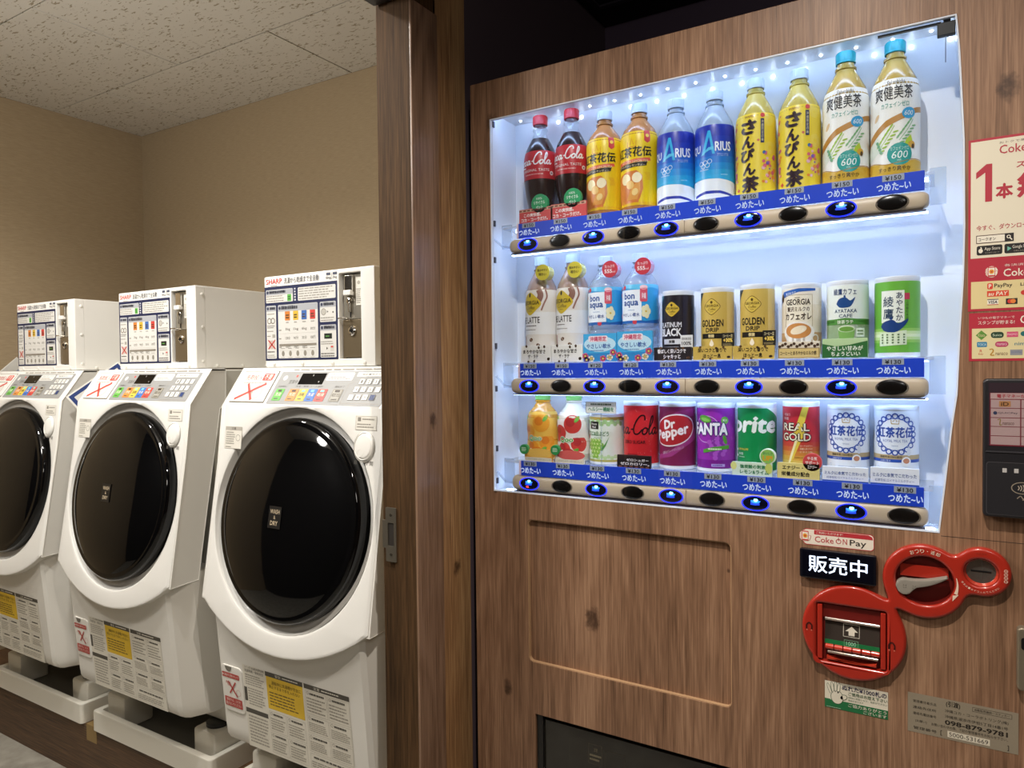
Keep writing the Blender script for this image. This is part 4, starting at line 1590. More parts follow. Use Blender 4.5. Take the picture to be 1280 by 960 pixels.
m = M()
k = D(-0.2053, 1.0573, -0.0920, 1.0880)
k.rrect(0.07, 0.06, 1.0, 0.92, 0.05, '#b8313a', 0)
k.rrect(0.08, 0.095, 0.992, 0.885, 0.045, '#ebe0d0', 1)
k.poly([(0.22, 0.64), (0.985, 0.64), (0.975, 0.78), (0.93, 0.87), (0.22, 0.87)], '#b8313a', 2)
k.text('ご利用いただけます!', 0.25, 0.69, 0.60, 0.82, '#ebe0d0', 3)
k.text('Coke', 0.23, 0.24, 0.48, 0.55, '#b8313a', 2, 0.008)
k.ring(0.545, 0.39, 0.036, 0.010, '#b8313a', 2, 20)
k.rect(0.540, 0.42, 0.550, 0.60, '#b8313a', 2)
k.text('N', 0.60, 0.26, 0.655, 0.55, '#b8313a', 2, 0.008)
k.text('Pay', 0.69, 0.15, 0.90, 0.55, '#2a2320', 2, 0.008)
hand_phone(k, 0.10, 0.52, 0.125, 3)
k.build('pay_sticker', VM_, flatY(VF - 0.0003), gap=0.00012)

# posters on the right
PB = '#b22a3c'
k = D(0.0314, 1.431, 0.2314, 1.6816)     # width 0.2, height 0.2506


def px(x):
    return (x - 0.0314) / 0.2


def pz(z):
    return (z - 1.431) / 0.2506


k.rect(0, 0, 1, 1, PB, 0)
CRM = '#e4dcc6'
k.rect(px(0.0345), pz(1.5085), 0.985, pz(1.6780), CRM, 1)
k.text('おトクで楽しいコカ・コーラ公式アプリ', px(0.0690), pz(1.6705), px(0.180), pz(1.6740), '#6b4a40', 2)
k.text('Coke', px(0.0690), pz(1.6560), px(0.1010), pz(1.6685), PB, 2, 0.01)
k.ring(px(0.1120), pz(1.6620), 0.03, 0.008, PB, 2)
k.rect(px(0.1115), pz(1.6630), px(0.1125), pz(1.6695), PB, 2)
k.text('N', px(0.121), pz(1.6565), px(0.130), pz(1.6680), PB, 2, 0.01)
k.poly([(px(0.0520), pz(1.5895)), (px(0.0605), pz(1.5895)), (px(0.0605), pz(1.6440)), (px(0.0535), pz(1.6440)), (px(0.0410), pz(1.6330)), (px(0.0410), pz(1.6240)), (px(0.0520), pz(1.6320))], PB, 2)
k.text('本', px(0.0645), pz(1.5915), px(0.0855), pz(1.6140), PB, 2, 0.04)
k.text('無料!', px(0.0895), pz(1.5905), px(0.175), pz(1.6270), PB, 2, 0.04)
k.text('スタンプ15個で', px(0.0890), pz(1.6330), px(0.175), pz(1.6430), PB, 2, 0.02)
k.text('今すぐ、ダウンロード!', px(0.0415), pz(1.5480), px(0.1110), pz(1.5560), PB, 2, 0.012)
k.rect(px(0.0413), pz(1.5295), px(0.0865), pz(1.5415), '#5a4338', 2)
k.rect(px(0.0422), pz(1.5307), px(0.0758), pz(1.5403), '#ece6d6', 3)
k.text('コークオン', px(0.0440), pz(1.5330), px(0.0650), pz(1.5378), '#2a2320', 4, 0.012)
k.rect(px(0.0758), pz(1.5295), px(0.0865), pz(1.5415), '#231d1b', 3)
k.ring(px(0.0805), pz(1.5365), 0.0125, 0.005, '#ece6d6', 4, 14)
k.stroke([(px(0.0820), pz(1.5348)), (px(0.0845), pz(1.5318))], 0.007, '#ece6d6', 4, False)
for x0, tx, tt in ((0.0420, 'App Store', 'からダウンロード'), (0.0755, 'Google Play', 'で手に入れよう')):
    k.rrect(px(x0), pz(1.5125), px(x0 + 0.0310), pz(1.5263), 0.012, '#1c1919', 2)
    k.text(tx, px(x0 + 0.0095), pz(1.5180), px(x0 + 0.0285), pz(1.5238), '#e8e2d2', 3)
    k.text(tt, px(x0 + 0.0105), pz(1.5145), px(x0 + 0.0275), pz(1.5165), '#b9b2a4', 3)
k.ell(px(0.0468), pz(1.5188), 0.0135, 0.013, '#e8e2d2', 3, 16)
k.ell(px(0.0474), pz(1.5232), 0.004, 0.006, '#e8e2d2', 3, 10, 0.5)
k.poly([(px(0.0790), pz(1.5160)), (px(0.0838), pz(1.5194)), (px(0.0790), pz(1.5228))], '#6fb7a4', 3)
hand_phone(k, px(0.0602), pz(1.4875), 0.062, 2)
k.text('各決済サービスが使える', px(0.0755), pz(1.4940), px(0.160), pz(1.4975), '#ecd9cf', 2)
k.text('Coke', px(0.0745), pz(1.4795), px(0.1040), pz(1.4905), '#ece3d3', 2, 0.012)
k.ring(px(0.114), pz(1.4845), 0.028, 0.008, '#ece3d3', 2)
k.text('N Pay', px(0.122), pz(1.4785), px(0.165), pz(1.4905), '#ece3d3', 2, 0.012)
k.rect(px(0.0352), pz(1.4345), 0.985, pz(1.4742), '#dfcd96', 1)
k.rrect(px(0.0550), pz(1.4622), px(0.0618), pz(1.4712), 0.01, '#d8412f', 2)
k.text('P', px(0.0568), pz(1.4638), px(0.0602), pz(1.4698), '#f2e9d5', 3, 0.03)
k.text('PayPay', px(0.0635), pz(1.4628), px(0.0850), pz(1.4702), '#3a2e28', 2, 0.014)
k.rect(px(0.0548), pz(1.4514), px(0.0810), pz(1.4598), '#d9472f', 2)
k.text('au PAY', px(0.0562), pz(1.4528), px(0.0796), pz(1.4584), '#f5ead2', 3, 0.016, 0.15)
k.rect(px(0.0552), pz(1.4394), px(0.0686), pz(1.4478), '#ece6d6', 2)
k.rect(px(0.0552), pz(1.4468), px(0.0686), pz(1.4478), '#2d2a55', 3)
k.rect(px(0.0552), pz(1.4394), px(0.0686), pz(1.4403), '#c9452f', 3)
k.text('VISA', px(0.0566), pz(1.4413), px(0.0672), pz(1.4458), '#25263f', 3, 0.02, 0.2)
k.rect(px(0.0775), pz(1.4394), px(0.0912), pz(1.4478), '#241f1f', 2)
k.circ(px(0.0825), pz(1.4437), 0.016, '#cf3a30', 3)
k.circ(px(0.0860), pz(1.4437), 0.016, '#e2803a', 4)
k.text('LINE Pay', px(0.0945), pz(1.4635), px(0.123), pz(1.4695), '#3a2e28', 2, 0.02)
k.ell(px(0.0985), pz(1.4552), 0.018, 0.014, '#c9382f', 2, 14)
k.ell(px(0.1030), pz(1.4552), 0.018, 0.014, '#2f5fa8', 3, 14)
k.build('poster', VM_, flatY(VF - 0.0004), gap=0.00012)
k = D(0.0328, 1.358, 0.2328, 1.4284)
pz2 = lambda z: (z - 1.358) / 0.0704
px2 = lambda x: (x - 0.0328) / 0.2
k.rect(0, 0, 1, 1, PB, 0)
k.text('いつもの電子マネーで', px2(0.0440), pz2(1.4192), px2(0.0880), pz2(1.4226), '#ecd9cf', 1)
k.text('スタンプが貯まる!', px2(0.0440), pz2(1.4112), px2(0.0880), pz2(1.4168), '#ecd9cf', 1, 0.012)
k.text('Coke ON', px2(0.0945), pz2(1.4110), px2(0.150), pz2(1.4230), '#ece3d3', 1, 0.01)
k.rect(px2(0.0365), pz2(1.3615), 0.985, pz2(1.4056), '#dccf9f', 1)
dx, dz = px2(0.0482), pz2(1.3958)
k.poly([(dx - 0.035, dz), (dx, dz - 0.10), (dx + 0.035, dz), (dx, dz + 0.10)], '#5f8f3c', 2)
k.text('Kitaca', dx - 0.02, dz - 0.03, dx + 0.02, dz + 0.03, '#dccf9f', 3)
k.rrect(px2(0.0596), pz2(1.3912), px2(0.0752), pz2(1.4000), 0.02, '#23402c', 2)
k.text('Suica', px2(0.0618), pz2(1.3938), px2(0.0730), pz2(1.3974), '#cfe0c2', 3)
k.rect(px2(0.0788), pz2(1.3920), px2(0.0922), pz2(1.3998), '#cf4d74', 2)
k.text('PASMO', px2(0.0798), pz2(1.3945), px2(0.0912), pz2(1.3974), '#f0c9cf', 3)
k.ell(px2(0.0985), pz2(1.3965), 0.018, 0.05, '#1f6a6a', 2, 12)
k.rrect(px2(0.0428), pz2(1.3785), px2(0.0550), pz2(1.3860), 0.006, '#2f7fa8', 2)
k.text('TOICA', px2(0.0440), pz2(1.3803), px2(0.0540), pz2(1.3838), '#d8e6e0', 3)
k.rrect(px2(0.0648), pz2(1.3782), px2(0.0808), pz2(1.3860), 0.02, '#b52f5f', 2)
k.text('manaca', px2(0.0668), pz2(1.3803), px2(0.0790), pz2(1.3838), '#efc0cc', 3)
k.text('nimoca', px2(0.0880), pz2(1.3800), px2(0.1130), pz2(1.3848), '#4d7f8f', 2, 0.01)
k.text('R', px2(0.0462), pz2(1.3708), px2(0.0492), pz2(1.3748), '#c23a34', 2)
k.text('Edy', px2(0.0448), pz2(1.3665), px2(0.0505), pz2(1.3695), '#c23a34', 2)
k.stroke([(px2(0.0580), pz2(1.3745)), (px2(0.0615), pz2(1.3752)), (px2(0.0625), pz2(1.3720)), (px2(0.0595), pz2(1.3668)), (px2(0.0640), pz2(1.3664))], 0.008, '#b98a2f', 2)
k.text('nanaco', px2(0.0655), pz2(1.3662), px2(0.0800), pz2(1.3700), '#6b3f2f', 2)
k.rect(px2(0.0828), pz2(1.3660), px2(0.0975), pz2(1.3740), '#8f9096', 2)
k.text('QUICPay', px2(0.0840), pz2(1.3686), px2(0.0962), pz2(1.3716), '#5d6f9c', 3)
k.build('poster', VM_, flatY(VF - 0.0004), gap=0.00012)

# card reader
m = M()
m.plate([rloop(0.0500, 0.160, 1.1325, 1.3325, 0.006)], VF - 0.016, VF - 0.0002, P('#1d1c20', 0.4), 0.003, seg=3)
m.box(0.0535, 0.157, VF - 0.0172, VF - 0.0155, 1.2265, 1.2285, P('#3a393d', 0.35))
cr = m.obj('card_reader', VM_)
k = D(0.0565, 1.2355, 0.1550, 1.3265)
zr = lambda z: (z - 1.2355) / 0.091
xr = lambda x: (x - 0.0565) / 0.0985
k.rect(0, 0, 1, 1, '#2a1a24', 0)
k.rect(xr(0.0580), zr(1.2360), 1, zr(1.3122), '#6d1f2e', 1)
k.rect(xr(0.0588), zr(1.3035), 1, zr(1.3118), '#a98f8f', 2)
k.text('電子マネーがご利用いただけます', xr(0.0665), zr(1.3050), xr(0.150), zr(1.3104), '#a02436', 3, 0.012)
zs = [1.3027, 1.29, 1.2763, 1.2636, 1.2502, 1.2372]
for i in range(5):
    k.rect(xr(0.0592), zr(zs[i + 1] + 0.0006), xr(0.0938), zr(zs[i] - 0.0004), '#a48c8c', 2)
    k.rect(xr(0.0952), zr(zs[i + 1] + 0.0006), xr(0.1298), zr(zs[i] - 0.0004), '#a48c8c', 2)
k.rect(xr(0.0690), zr(1.2922), xr(0.0828), zr(1.3003), '#a5754a', 3)
k.text('iD', xr(0.0712), zr(1.2935), xr(0.0806), zr(1.2990), '#4a2f1c', 4, 0.02)
k.circ(xr(0.0645), zr(1.2832), 0.025, '#2a3350', 3)
k.text('QUICPay', xr(0.0680), zr(1.2815), xr(0.0910), zr(1.2848), '#3a3340', 3)
k.stroke([(xr(0.0672), zr(1.2735)), (xr(0.0705), zr(1.2742)), (xr(0.0700), zr(1.2665)), (xr(0.0725), zr(1.2665))], 0.012, '#7d6a35', 3)
k.text('nanaco', xr(0.0735), zr(1.2662), xr(0.0868), zr(1.2700), '#5a4038', 3)
k.build('reader_screen', cr, flatY(VF - 0.0163), gap=0.00012)
k = D(0.0540, 1.1365, 0.156, 1.2125)
k.rrect(0, 0, 1, 1, 0.04, '#4a484b', 0)
k.rrect(0.006, 0.008, 0.994, 0.992, 0.036, '#201f23', 1)
k.rect(0.190, 0.81, 0.240, 0.89, '#b9b6b4', 2)
k.rect(0.325, 0.81, 0.375, 0.89, '#b9b6b4', 2)
k.ring(0.42, 0.53, 0.13, 0.012, '#8a7f70', 2, 28, ry=0.115)
for i in range(4):
    k.stroke([(0.37 + i * 0.028, 0.49 - i * 0.012), (0.385 + i * 0.028, 0.53), (0.37 + i * 0.028, 0.57 + i * 0.012)], 0.012, '#a5998a', 2)
k.stroke([(0.36, 0.33), (0.40, 0.38), (0.43, 0.33), (0.46, 0.36), (0.48, 0.32), (0.42, 0.31)], 0.012, '#8a7f70', 2)
k.build('reader_pad', cr, flatY(VF - 0.0163), gap=0.00012)

# stickers low on the front
k = D(-0.1642, 0.7955, -0.0725, 0.8390)
k.rect(0, 0, 1, 1, '#dcd5c2', 0)
k.poly([(0, 0), (1, 0), (1, 0.33), (0.30, 0.33), (0.20, 0.22), (0.08, 0.33), (0, 0.33)], '#1f6b3e', 1)
SK = '#33503c'
k.ell(0.20, 0.44, 0.105, 0.26, SK, 2)
k.ell(0.20, 0.44, 0.096, 0.24, '#dcd5c2', 4)
for i, (fx, fy, ro) in enumerate(((0.075, 0.76, 0.35), (0.125, 0.83, 0.15), (0.175, 0.86, 0.0), (0.225, 0.82, -0.12))):
    k.ell(fx, fy - 0.04, 0.027, 0.21, SK, 3, 14, ro)
    k.ell(fx, fy - 0.04, 0.020, 0.195, '#dcd5c2', 4, 14, ro)
k.ell(0.305, 0.48, 0.065, 0.10, SK, 3, 14, 0.5)
k.ell(0.305, 0.48, 0.056, 0.08, '#dcd5c2', 4, 14, 0.5)
k.text('ぬれた¥1000札の', 0.28, 0.76, 0.98, 0.95, '#1d2148', 5, 0.012)
k.text('ご使用はお控え下さい', 0.38, 0.60, 0.99, 0.73, '#24502f', 5, 0.012)
k.text('故障の原因となり、返却ができない', 0.38, 0.49, 0.99, 0.56, '#3a5a42', 5)
k.text('場合があります', 0.38, 0.385, 0.62, 0.455, '#3a5a42', 5)
k.text('ご協力ありがとう', 0.38, 0.17, 0.98, 0.30, '#dcd5c2', 5, 0.01)
k.text('ございます', 0.62, 0.03, 0.98, 0.15, '#dcd5c2', 5, 0.01)
k.lines(0.03, 0.02, 0.32, 0.06, 1, '#a9bfa9', 5)
k.build('note_sticker', VM_, flatY(VF - 0.0004), gap=0.0001)
k = D(-0.0454, 0.7860, 0.0950, 0.8470)
TX = '#2c2620'
k.rect(0, 0, 1, 1, '#8f8471', 0)
for z, a in ((0.80, '管理責任者氏名'), (0.645, '連絡先住所'), (0.49, '連絡先電話番号')):
    k.text(a, 0.05, z - 0.035, 0.27, z + 0.035, TX, 1)
k.text('(引渡)', 0.36, 0.80, 0.49, 0.96, TX, 1, 0.02)
k.frame(0.60, 0.82, 0.945, 0.93, 0.003, TX, 1)
k.text('自動販売機統一ステッカー', 0.62, 0.845, 0.925, 0.905, TX, 1)
k.text('沖縄コカ・コーラボトリング(株)', 0.35, 0.655, 0.915, 0.745, TX, 1)
k.text('沖縄県浦添市伊祖5丁目14番1号', 0.35, 0.525, 0.91, 0.605, TX, 1)
k.text('098-879-9781', 0.35, 0.36, 0.91, 0.48, TX, 1, 0.03)
k.text('[お願い]', 0.075, 0.265, 0.18, 0.335, TX, 1)
k.text('お問い合わせの際、下記の管理番号をお知らせ下さい。', 0.225, 0.26, 0.91, 0.335, TX, 1)
k.text('管理番号', 0.055, 0.085, 0.275, 0.16, TX, 1)
k.text('[', 0.31, 0.06, 0.325, 0.19, TX, 1)
k.text(']', 0.905, 0.04, 0.92, 0.17, TX, 1)
k.rect(0.375, 0.06, 0.755, 0.215, '#d6cdba', 1)
k.text('5000-531669', 0.39, 0.085, 0.74, 0.19, TX, 2)
k.build('owner_sticker', VM_, flatY(VF - 0.0004), gap=0.00012)

# delivery bay with smoked flap
m = M()
BAY = P('#3b362e', 0.5)
m.box(-0.7105, 0.05, 1.40, 1.405, 0.365, 0.648, BAY)
m.box(-0.715, -0.7105, VF + 0.0102, 1.405, 0.36, 0.652, BAY)
m.box(0.05, 0.054, VF + 0.0102, 1.405, 0.36, 0.652, BAY)
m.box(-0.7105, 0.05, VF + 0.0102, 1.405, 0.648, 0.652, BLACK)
m.box(-0.7105, 0.05, VF + 0.0102, 1.405, 0.36, 0.365, BAY)
m.obj('delivery_bay', VM_, 0)
m = M()
m.box(-0.696, 0.04, VF + 0.012, VF + 0.016, 0.375, 0.636, pane('smoked_flap', (0.42, 0.40, 0.36), 0.03, 1.5, 0.5, '#2b2721'))
m.box(-0.7095, -0.696, VF + 0.006, VF + 0.02, 0.37, 0.646, BLACK)
fl = m.obj('delivery_flap', VM_, 0)
k = D(-0.60, 0.585, -0.44, 0.637)
k.frame(0.02, -0.2, 0.20, 0.55, 0.003, '#57503f', 1)
k.text('注意', 0.09, 0.28, 0.14, 0.42, '#6b634f', 1)
k.lines(0.035, -0.1, 0.19, 0.2, 2, '#6b634f', 1)
k.frame(0.24, -0.3, 0.5, 0.45, 0.003, '#4a4436', 1)
k.build('flap_notice', fl, flatY(VF + 0.0118))
# metal handle at the right
m = M()
m.plate([rloop(0.092, 0.14, 0.885, 0.9765, 0.006)], VF - 0.014, VF - 0.0002, P('#8a7f6c', 0.35, 0.5), 0.003, seg=3)
m.plate([rloop(0.0965, 0.134, 0.945, 0.963, 0.004)], VF - 0.0146, VF - 0.012, BLACK, 0.0005)
m.obj('handle', VM_)

# ================================================================ the drinks in the window
YD = 1.316
LIDW = P('#e3e7ec', 0.3)
SCRIPT = [
    [(1.75, 3.05), (1.45, 3.55), (0.85, 3.35), (0.35, 2.4), (0.28, 1.3), (0.7, 0.65), (1.25, 0.8), (1.75, 1.5)],
    [(2.25, 1.75), (1.9, 1.4), (1.95, 0.8), (2.3, 0.65), (2.65, 1.05), (2.6, 1.6), (2.25, 1.75), (2.9, 1.45)],
    [(3.5, 1.6), (3.2, 1.75), (2.9, 1.25), (3.05, 0.72), (3.45, 0.75), (3.8, 1.25)],
    [(4.55, 1.6), (4.2, 1.75), (3.85, 1.3), (3.95, 0.75), (4.25, 0.7), (4.55, 1.25)], [(4.62, 1.75), (4.55, 1.0), (4.75, 0.68), (5.05, 1.05)],
    [(5.15, 1.45), (5.55, 1.5)],
    [(7.35, 3.0), (7.15, 3.75), (6.5, 3.75), (5.9, 2.8), (5.65, 1.6), (5.95, 0.75), (6.6, 0.75), (7.15, 1.5)],
    [(7.6, 1.75), (7.25, 1.4), (7.3, 0.8), (7.65, 0.65), (8.0, 1.05), (7.95, 1.6), (7.6, 1.75), (8.2, 1.5)],
    [(8.2, 1.4), (8.75, 2.7), (8.75, 3.65), (8.45, 3.5), (8.3, 2.0), (8.4, 0.85), (8.65, 0.68), (8.95, 1.1)],
    [(9.65, 1.6), (9.3, 1.75), (8.98, 1.3), (9.08, 0.75), (9.35, 0.7), (9.65, 1.25)], [(9.72, 1.75), (9.65, 1.0), (9.85, 0.68), (10.2, 1.05)],
    [(1.1, 0.7), (0.75, 0.25), (0.5, -0.15), (1.5, 0.1), (2.6, 0.0), (3.4, -0.1)],
]


def script(k, a, b, c, d, col, lv, w=0.03):
    for st in SCRIPT:
        k.stroke([(a + (x + y * 0.16) / 10.6 * (c - a), b + (y + 0.2) / 4.1 * (d - b)) for x, y in st], w, col, lv)


PET = [(0, .78), (.012, .90), (.03, .96), (.09, .97), (.10, .93), (.115, .97), (.16, 1.0), (.66, 1.0), (.70, .97), (.76, .84), (.81, .62), (.85, .44), (.868, .40), (.87, .46), (.882, .46), (.885, .37), (.915, .37)]
SLIM = [(0, .78), (.012, .92), (.03, 1.0), (.62, 1.0), (.66, .98), (.72, .88), (.79, .66), (.85, .46), (.868, .42), (.87, .47), (.882, .47), (.885, .38), (.915, .38)]
CONT = [(0, .66), (.012, .78), (.03, .82), (.08, .80), (.14, .745), (.19, .76), (.27, .87), (.34, .95), (.44, .985), (.55, 1.0), (.62, .97), (.69, .86), (.75, .66), (.80, .48), (.84, .39), (.868, .37), (.87, .44), (.882, .44), (.885, .36), (.915, .36)]
WATER = [(0, .80), (.012, .94), (.03, 1.0), (.14, 1.0), (.15, .95), (.165, 1.0), (.21, 1.0), (.22, .95), (.235, 1.0), (.29, 1.0), (.30, .95), (.315, 1.0), (.66, 1.0), (.70, .97), (.76, .84), (.81, .62), (.85, .44), (.868, .40), (.87, .46), (.882, .46), (.885, .37), (.915, .37)]
MINI = [(0, .80), (.015, .93), (.04, 1.0), (.30, 1.0), (.34, .965), (.40, .965), (.44, 1.0), (.60, 1.0), (.66, .96), (.73, .80), (.79, .58), (.84, .46), (.86, .46), (.865, .50), (.885, .50), (.888, .42), (.91, .42)]
COLA = liquid('cola_in_bottle', '#2a0f0c', 0.85)
CLEARP = pane('clear_plastic', (0.93, 0.96, 0.98), 0.03, 1.45, 0.10, '#e8f0f8')


def bottle(col, row, label, H, R, prof, liq, capc, v0, v1, fn, group, clear_top=None, caph=0.085, xs=None):
    x, z0 = (X0 + PITCH * col if xs is None else xs), ROWS[row]['shelf'] + 0.0003
    t = thing('drink_bottle', label, 'bottle', (x, YD, z0), group)
    pr = [(r * R, h * H) for h, r in prof]
    full = [(0, 0)] + pr
    m = M()
    if clear_top:
        cut = clear_top * H
        rc = interp([(h, r) for r, h in pr], cut)
        m.lathe([p for p in full if p[1] < cut] + [(rc, cut), (0, cut)], (x, YD, z0), liq, n=40)
        b = m.obj('liquid', t, 50)
        m = M()
        m.lathe([(rc, cut)] + [p for p in pr if p[1] > cut], (x, YD, z0), CLEARP, n=40)
        m.obj('neck', t, 50)
    else:
        m.lathe(full, (x, YD, z0), liq, n=40)
        m.obj('body', t, 50)
    m = M()
    rc = R * (0.43 if prof is not MINI else 0.47)
    hb, ht = H * (1 - caph), H
    cm = capc if not isinstance(capc, str) else P(capc, 0.35)
    n = 40
    m.lathe([(rc * 0.96, hb), (rc * 1.02, hb + 0.001), (rc * 1.02, hb + 0.0035), (rc * 0.985, hb + 0.0038), (rc, hb + 0.0042), (rc, ht - 0.0016), (rc * 0.93, ht), (0, ht)], (x, YD, z0), cm, n=n)
    for i in range(24):
        a = 2 * PI * i / 24
        ca, sa = math.cos(a), math.sin(a)
        m.box(-0.0004, 0.0004, rc - 0.0002, rc + 0.0004, hb + 0.0045, ht - 0.002, cm,
              fn=lambda X, Y, Z, ca=ca, sa=sa: (x + X * ca - Y * sa, YD + X * sa + Y * ca, z0 + Z))
    m.obj('cap', t)
    k = D(0, v0 * H, R, v1 * H, rough=0.35)
    fn(k)
    tab = [(h, r) for r, h in pr]

    def mp(u, v, l):
        a = u / R
        r = interp(tab, v) + 0.0004 + l
        return (x + r * math.sin(a), YD - r * math.cos(a), z0 + v)
    k.build('label', t, mp, step=R * 0.11, zstep=0.012, gap=0.00014, smooth=30)
    return t


def can(col, row, label, H, R, fn, group, base='#e3e7ec', xs=None, v0=0.055, v1=0.935):
    x, z0 = (X0 + PITCH * col if xs is None else xs), ROWS[row]['shelf'] + 0.0003
    t = thing('drink_can', label, 'can', (x, YD, z0), group)
    bm_ = P(base, 0.3)
    m = M()
    m.lathe([(0, 0.001), (R * 0.82, 0), (R * 0.93, 0.003), (R * 0.985, 0.006), (R * 0.985, H - 0.007), (R * 0.97, H - 0.006)], (x, YD, z0), bm_, n=44)
    m.obj('body', t, 40)
    m = M()
    m.lathe([(R * 0.975, H - 0.0075), (R, H - 0.006), (R, H - 0.001), (R * 0.985, H), (R * 0.94, H), (R * 0.92, H - 0.003), (0, H - 0.003)], (x, YD, z0), LIDW, n=44)
    m.obj('lid', t, 40)
    m = M()
    m.lathe([(R * 0.93, 0.0), (R * 1.0, 0.0012), (R * 1.0, 0.0055), (R * 0.985, 0.0065)], (x, YD, z0), LIDW, n=44)
    m.obj('base_rim', t, 40)
    k = D(0, v0 * H, R, v1 * H, rough=0.32)
    fn(k)

    def mp(u, v, l):
        a = u / R
        r = R * 0.985 + 0.0004 + l
        return (x + r * math.sin(a), YD - r * math.cos(a), z0 + v)
    k.build('label', t, mp, step=R * 0.11, gap=0.00014, smooth=30)
    return t


W = 1.9     # half wrap of a label in radians


# ---- row 1
def lb_cola(k):
    k.rect(-W, 0, W, 1, '#c3222d', 0)
    script(k, -1.35, 0.40, 1.22, 0.94, '#f4efec', 1, 0.075)
    k.text('ORIGINAL TASTE', -0.80, 0.26, 1.02, 0.35, '#f0e3df', 1, 0.01)
    k.lines(-0.55, 0.13, 0.70, 0.19, 1, '#e5a9a4', 1, 0.6, 0.05)
    k.circ(1.18, 0.20, 0.12, '#f0ebe8', 1)
    k.circ(1.18, 0.20, 0.06, '#8a6d75', 2)


def lb_tea(k):
    k.rect(-W, 0, W, 1, '#eecb14', 0)
    for i in range(5):
        k.rect(-W, 0.0 + i * 0.012, W, 0.004 + i * 0.012, '#e6a921', 1)
    k.rect(0.62, 0.86, 0.95, 1.0, '#cf3f3f', 1)
    k.poly([(0.62, 0.86), (0.785, 0.83), (0.95, 0.86)], '#cf3f3f', 1)
    k.circ(0.785, 0.93, 0.10, '#f0cf4a', 2, 8)
    k.stroke([(-0.30, 0.79), (-0.28, 0.86), (-0.14, 0.82), (-0.05, 0.90), (0.05, 0.82), (0.20, 0.87), (0.18, 0.79), (-0.30, 0.79)], 0.035, '#d9803a', 1, False)
    k.text('紅茶花伝', -1.05, 0.65, 1.02, 0.79, '#1d1a14', 2, 0.03)
    k.poly([(-1.0, 0.555), (0.98, 0.595), (0.93, 0.635), (-1.0, 0.605)], '#dd5a44', 1)
    k.text('GOLDEN LEMON TEA', -0.7, 0.575, 0.82, 0.61, '#f6e0b0', 2)
    k.poly([(-1.0, 0.495), (0.72, 0.525), (0.78, 0.585), (-1.0, 0.552)], '#231a14', 2)
    k.text('ゴールデンレモンティー', -0.9, 0.52, 0.66, 0.555, '#e9dcb2', 3, 0.01)
    k.poly([(-1.3, 0.05), (-0.6, 0.03), (0.30, 0.04), (0.55, 0.22), (0.50, 0.40), (0.20, 0.47), (-0.4, 0.46), (-1.2, 0.40)], '#cf7a36', 1)
    k.poly([(-0.4, 0.06), (0.2, 0.06), (0.40, 0.20), (0.38, 0.34), (0.0, 0.26)], '#e2a04e', 2)
    k.ell(-0.42, 0.36, 0.30, 0.075, '#f3e3b2', 2)
    k.ell(0.22, 0.37, 0.26, 0.07, '#f4e7c0', 3)
    k.ell(-0.15, 0.28, 0.22, 0.06, '#e9bf70', 4, 16, 0.6)
    k.ell(0.12, 0.18, 0.16, 0.05, '#f0cf86', 4, 16, -0.5)
    for i in range(5):
        k.stroke([(0.60 + 0.07 * i, 0.44), (0.72 + 0.05 * i, 0.40), (0.70 + 0.06 * i, 0.33)], 0.02, '#dca028', 2)


def lb_sport(k):
    cols = ['#1a2fa6', '#1d3bb4', '#1c4cbe', '#1b62c8', '#1c78d0', '#1f8fd8', '#27a3de']
    for i, c in enumerate(cols):
        b = 0.93 - 0.09 * i
        k.rect(-W, b - 0.09 if i < 6 else 0.25, W, b + (0.07 if i == 0 else 0), c, 0)
    k.poly([(-W, 0.22), (-1.0, 0.27), (-0.2, 0.275), (0.6, 0.25), (W, 0.16), (W, 0.32), (-W, 0.32)], '#2cabe2', 1)
    k.poly([(-W, 0), (W, 0), (W, 0.19), (1.1, 0.235), (0.5, 0.262), (-0.2, 0.272), (-1.0, 0.262), (-W, 0.21)], '#e9f1f8', 2)
    k.poly([(-0.9, 0.035), (-0.2, 0.07), (0.5, 0.065), (1.1, 0.03), (1.5, 0.0), (1.5, 0.03), (1.1, 0.062), (0.5, 0.102), (-0.2, 0.108), (-0.9, 0.07)], '#2336a0', 3)
    k.text('QU', -1.05, 0.62, -0.50, 0.745, '#eef4fb', 2, 0.02)
    k.poly([(-0.42, 0.60), (-0.26, 0.60), (-0.02, 0.84), (0.14, 0.60), (0.27, 0.60), (0.05, 0.92), (-0.08, 0.92)], '#35b2e8', 2)
    k.poly([(-0.50, 0.59), (0.0, 0.655), (0.20, 0.66), (0.22, 0.70), (-0.05, 0.695)], '#5cc6ee', 3)
    k.text('RIUS', 0.27, 0.635, 1.10, 0.765, '#eef4fb', 2, 0.025)
    k.text('アクエリアス', 0.38, 0.565, 0.95, 0.605, '#d3e4f6', 2)
    for i, (x, y) in enumerate(((-0.45, 0.485), (-0.22, 0.495), (0.01, 0.505), (-0.335, 0.445), (-0.105, 0.455))):
        k.ring(x, y, 0.12, 0.028, '#cfe2f6', 2, 18)
    k.lines(-0.55, 0.385, 0.05, 0.41, 1, '#a8cdf0', 2)
    k.lines(0.55, 0.305, 0.95, 0.33, 1, '#8fd0f2', 2)


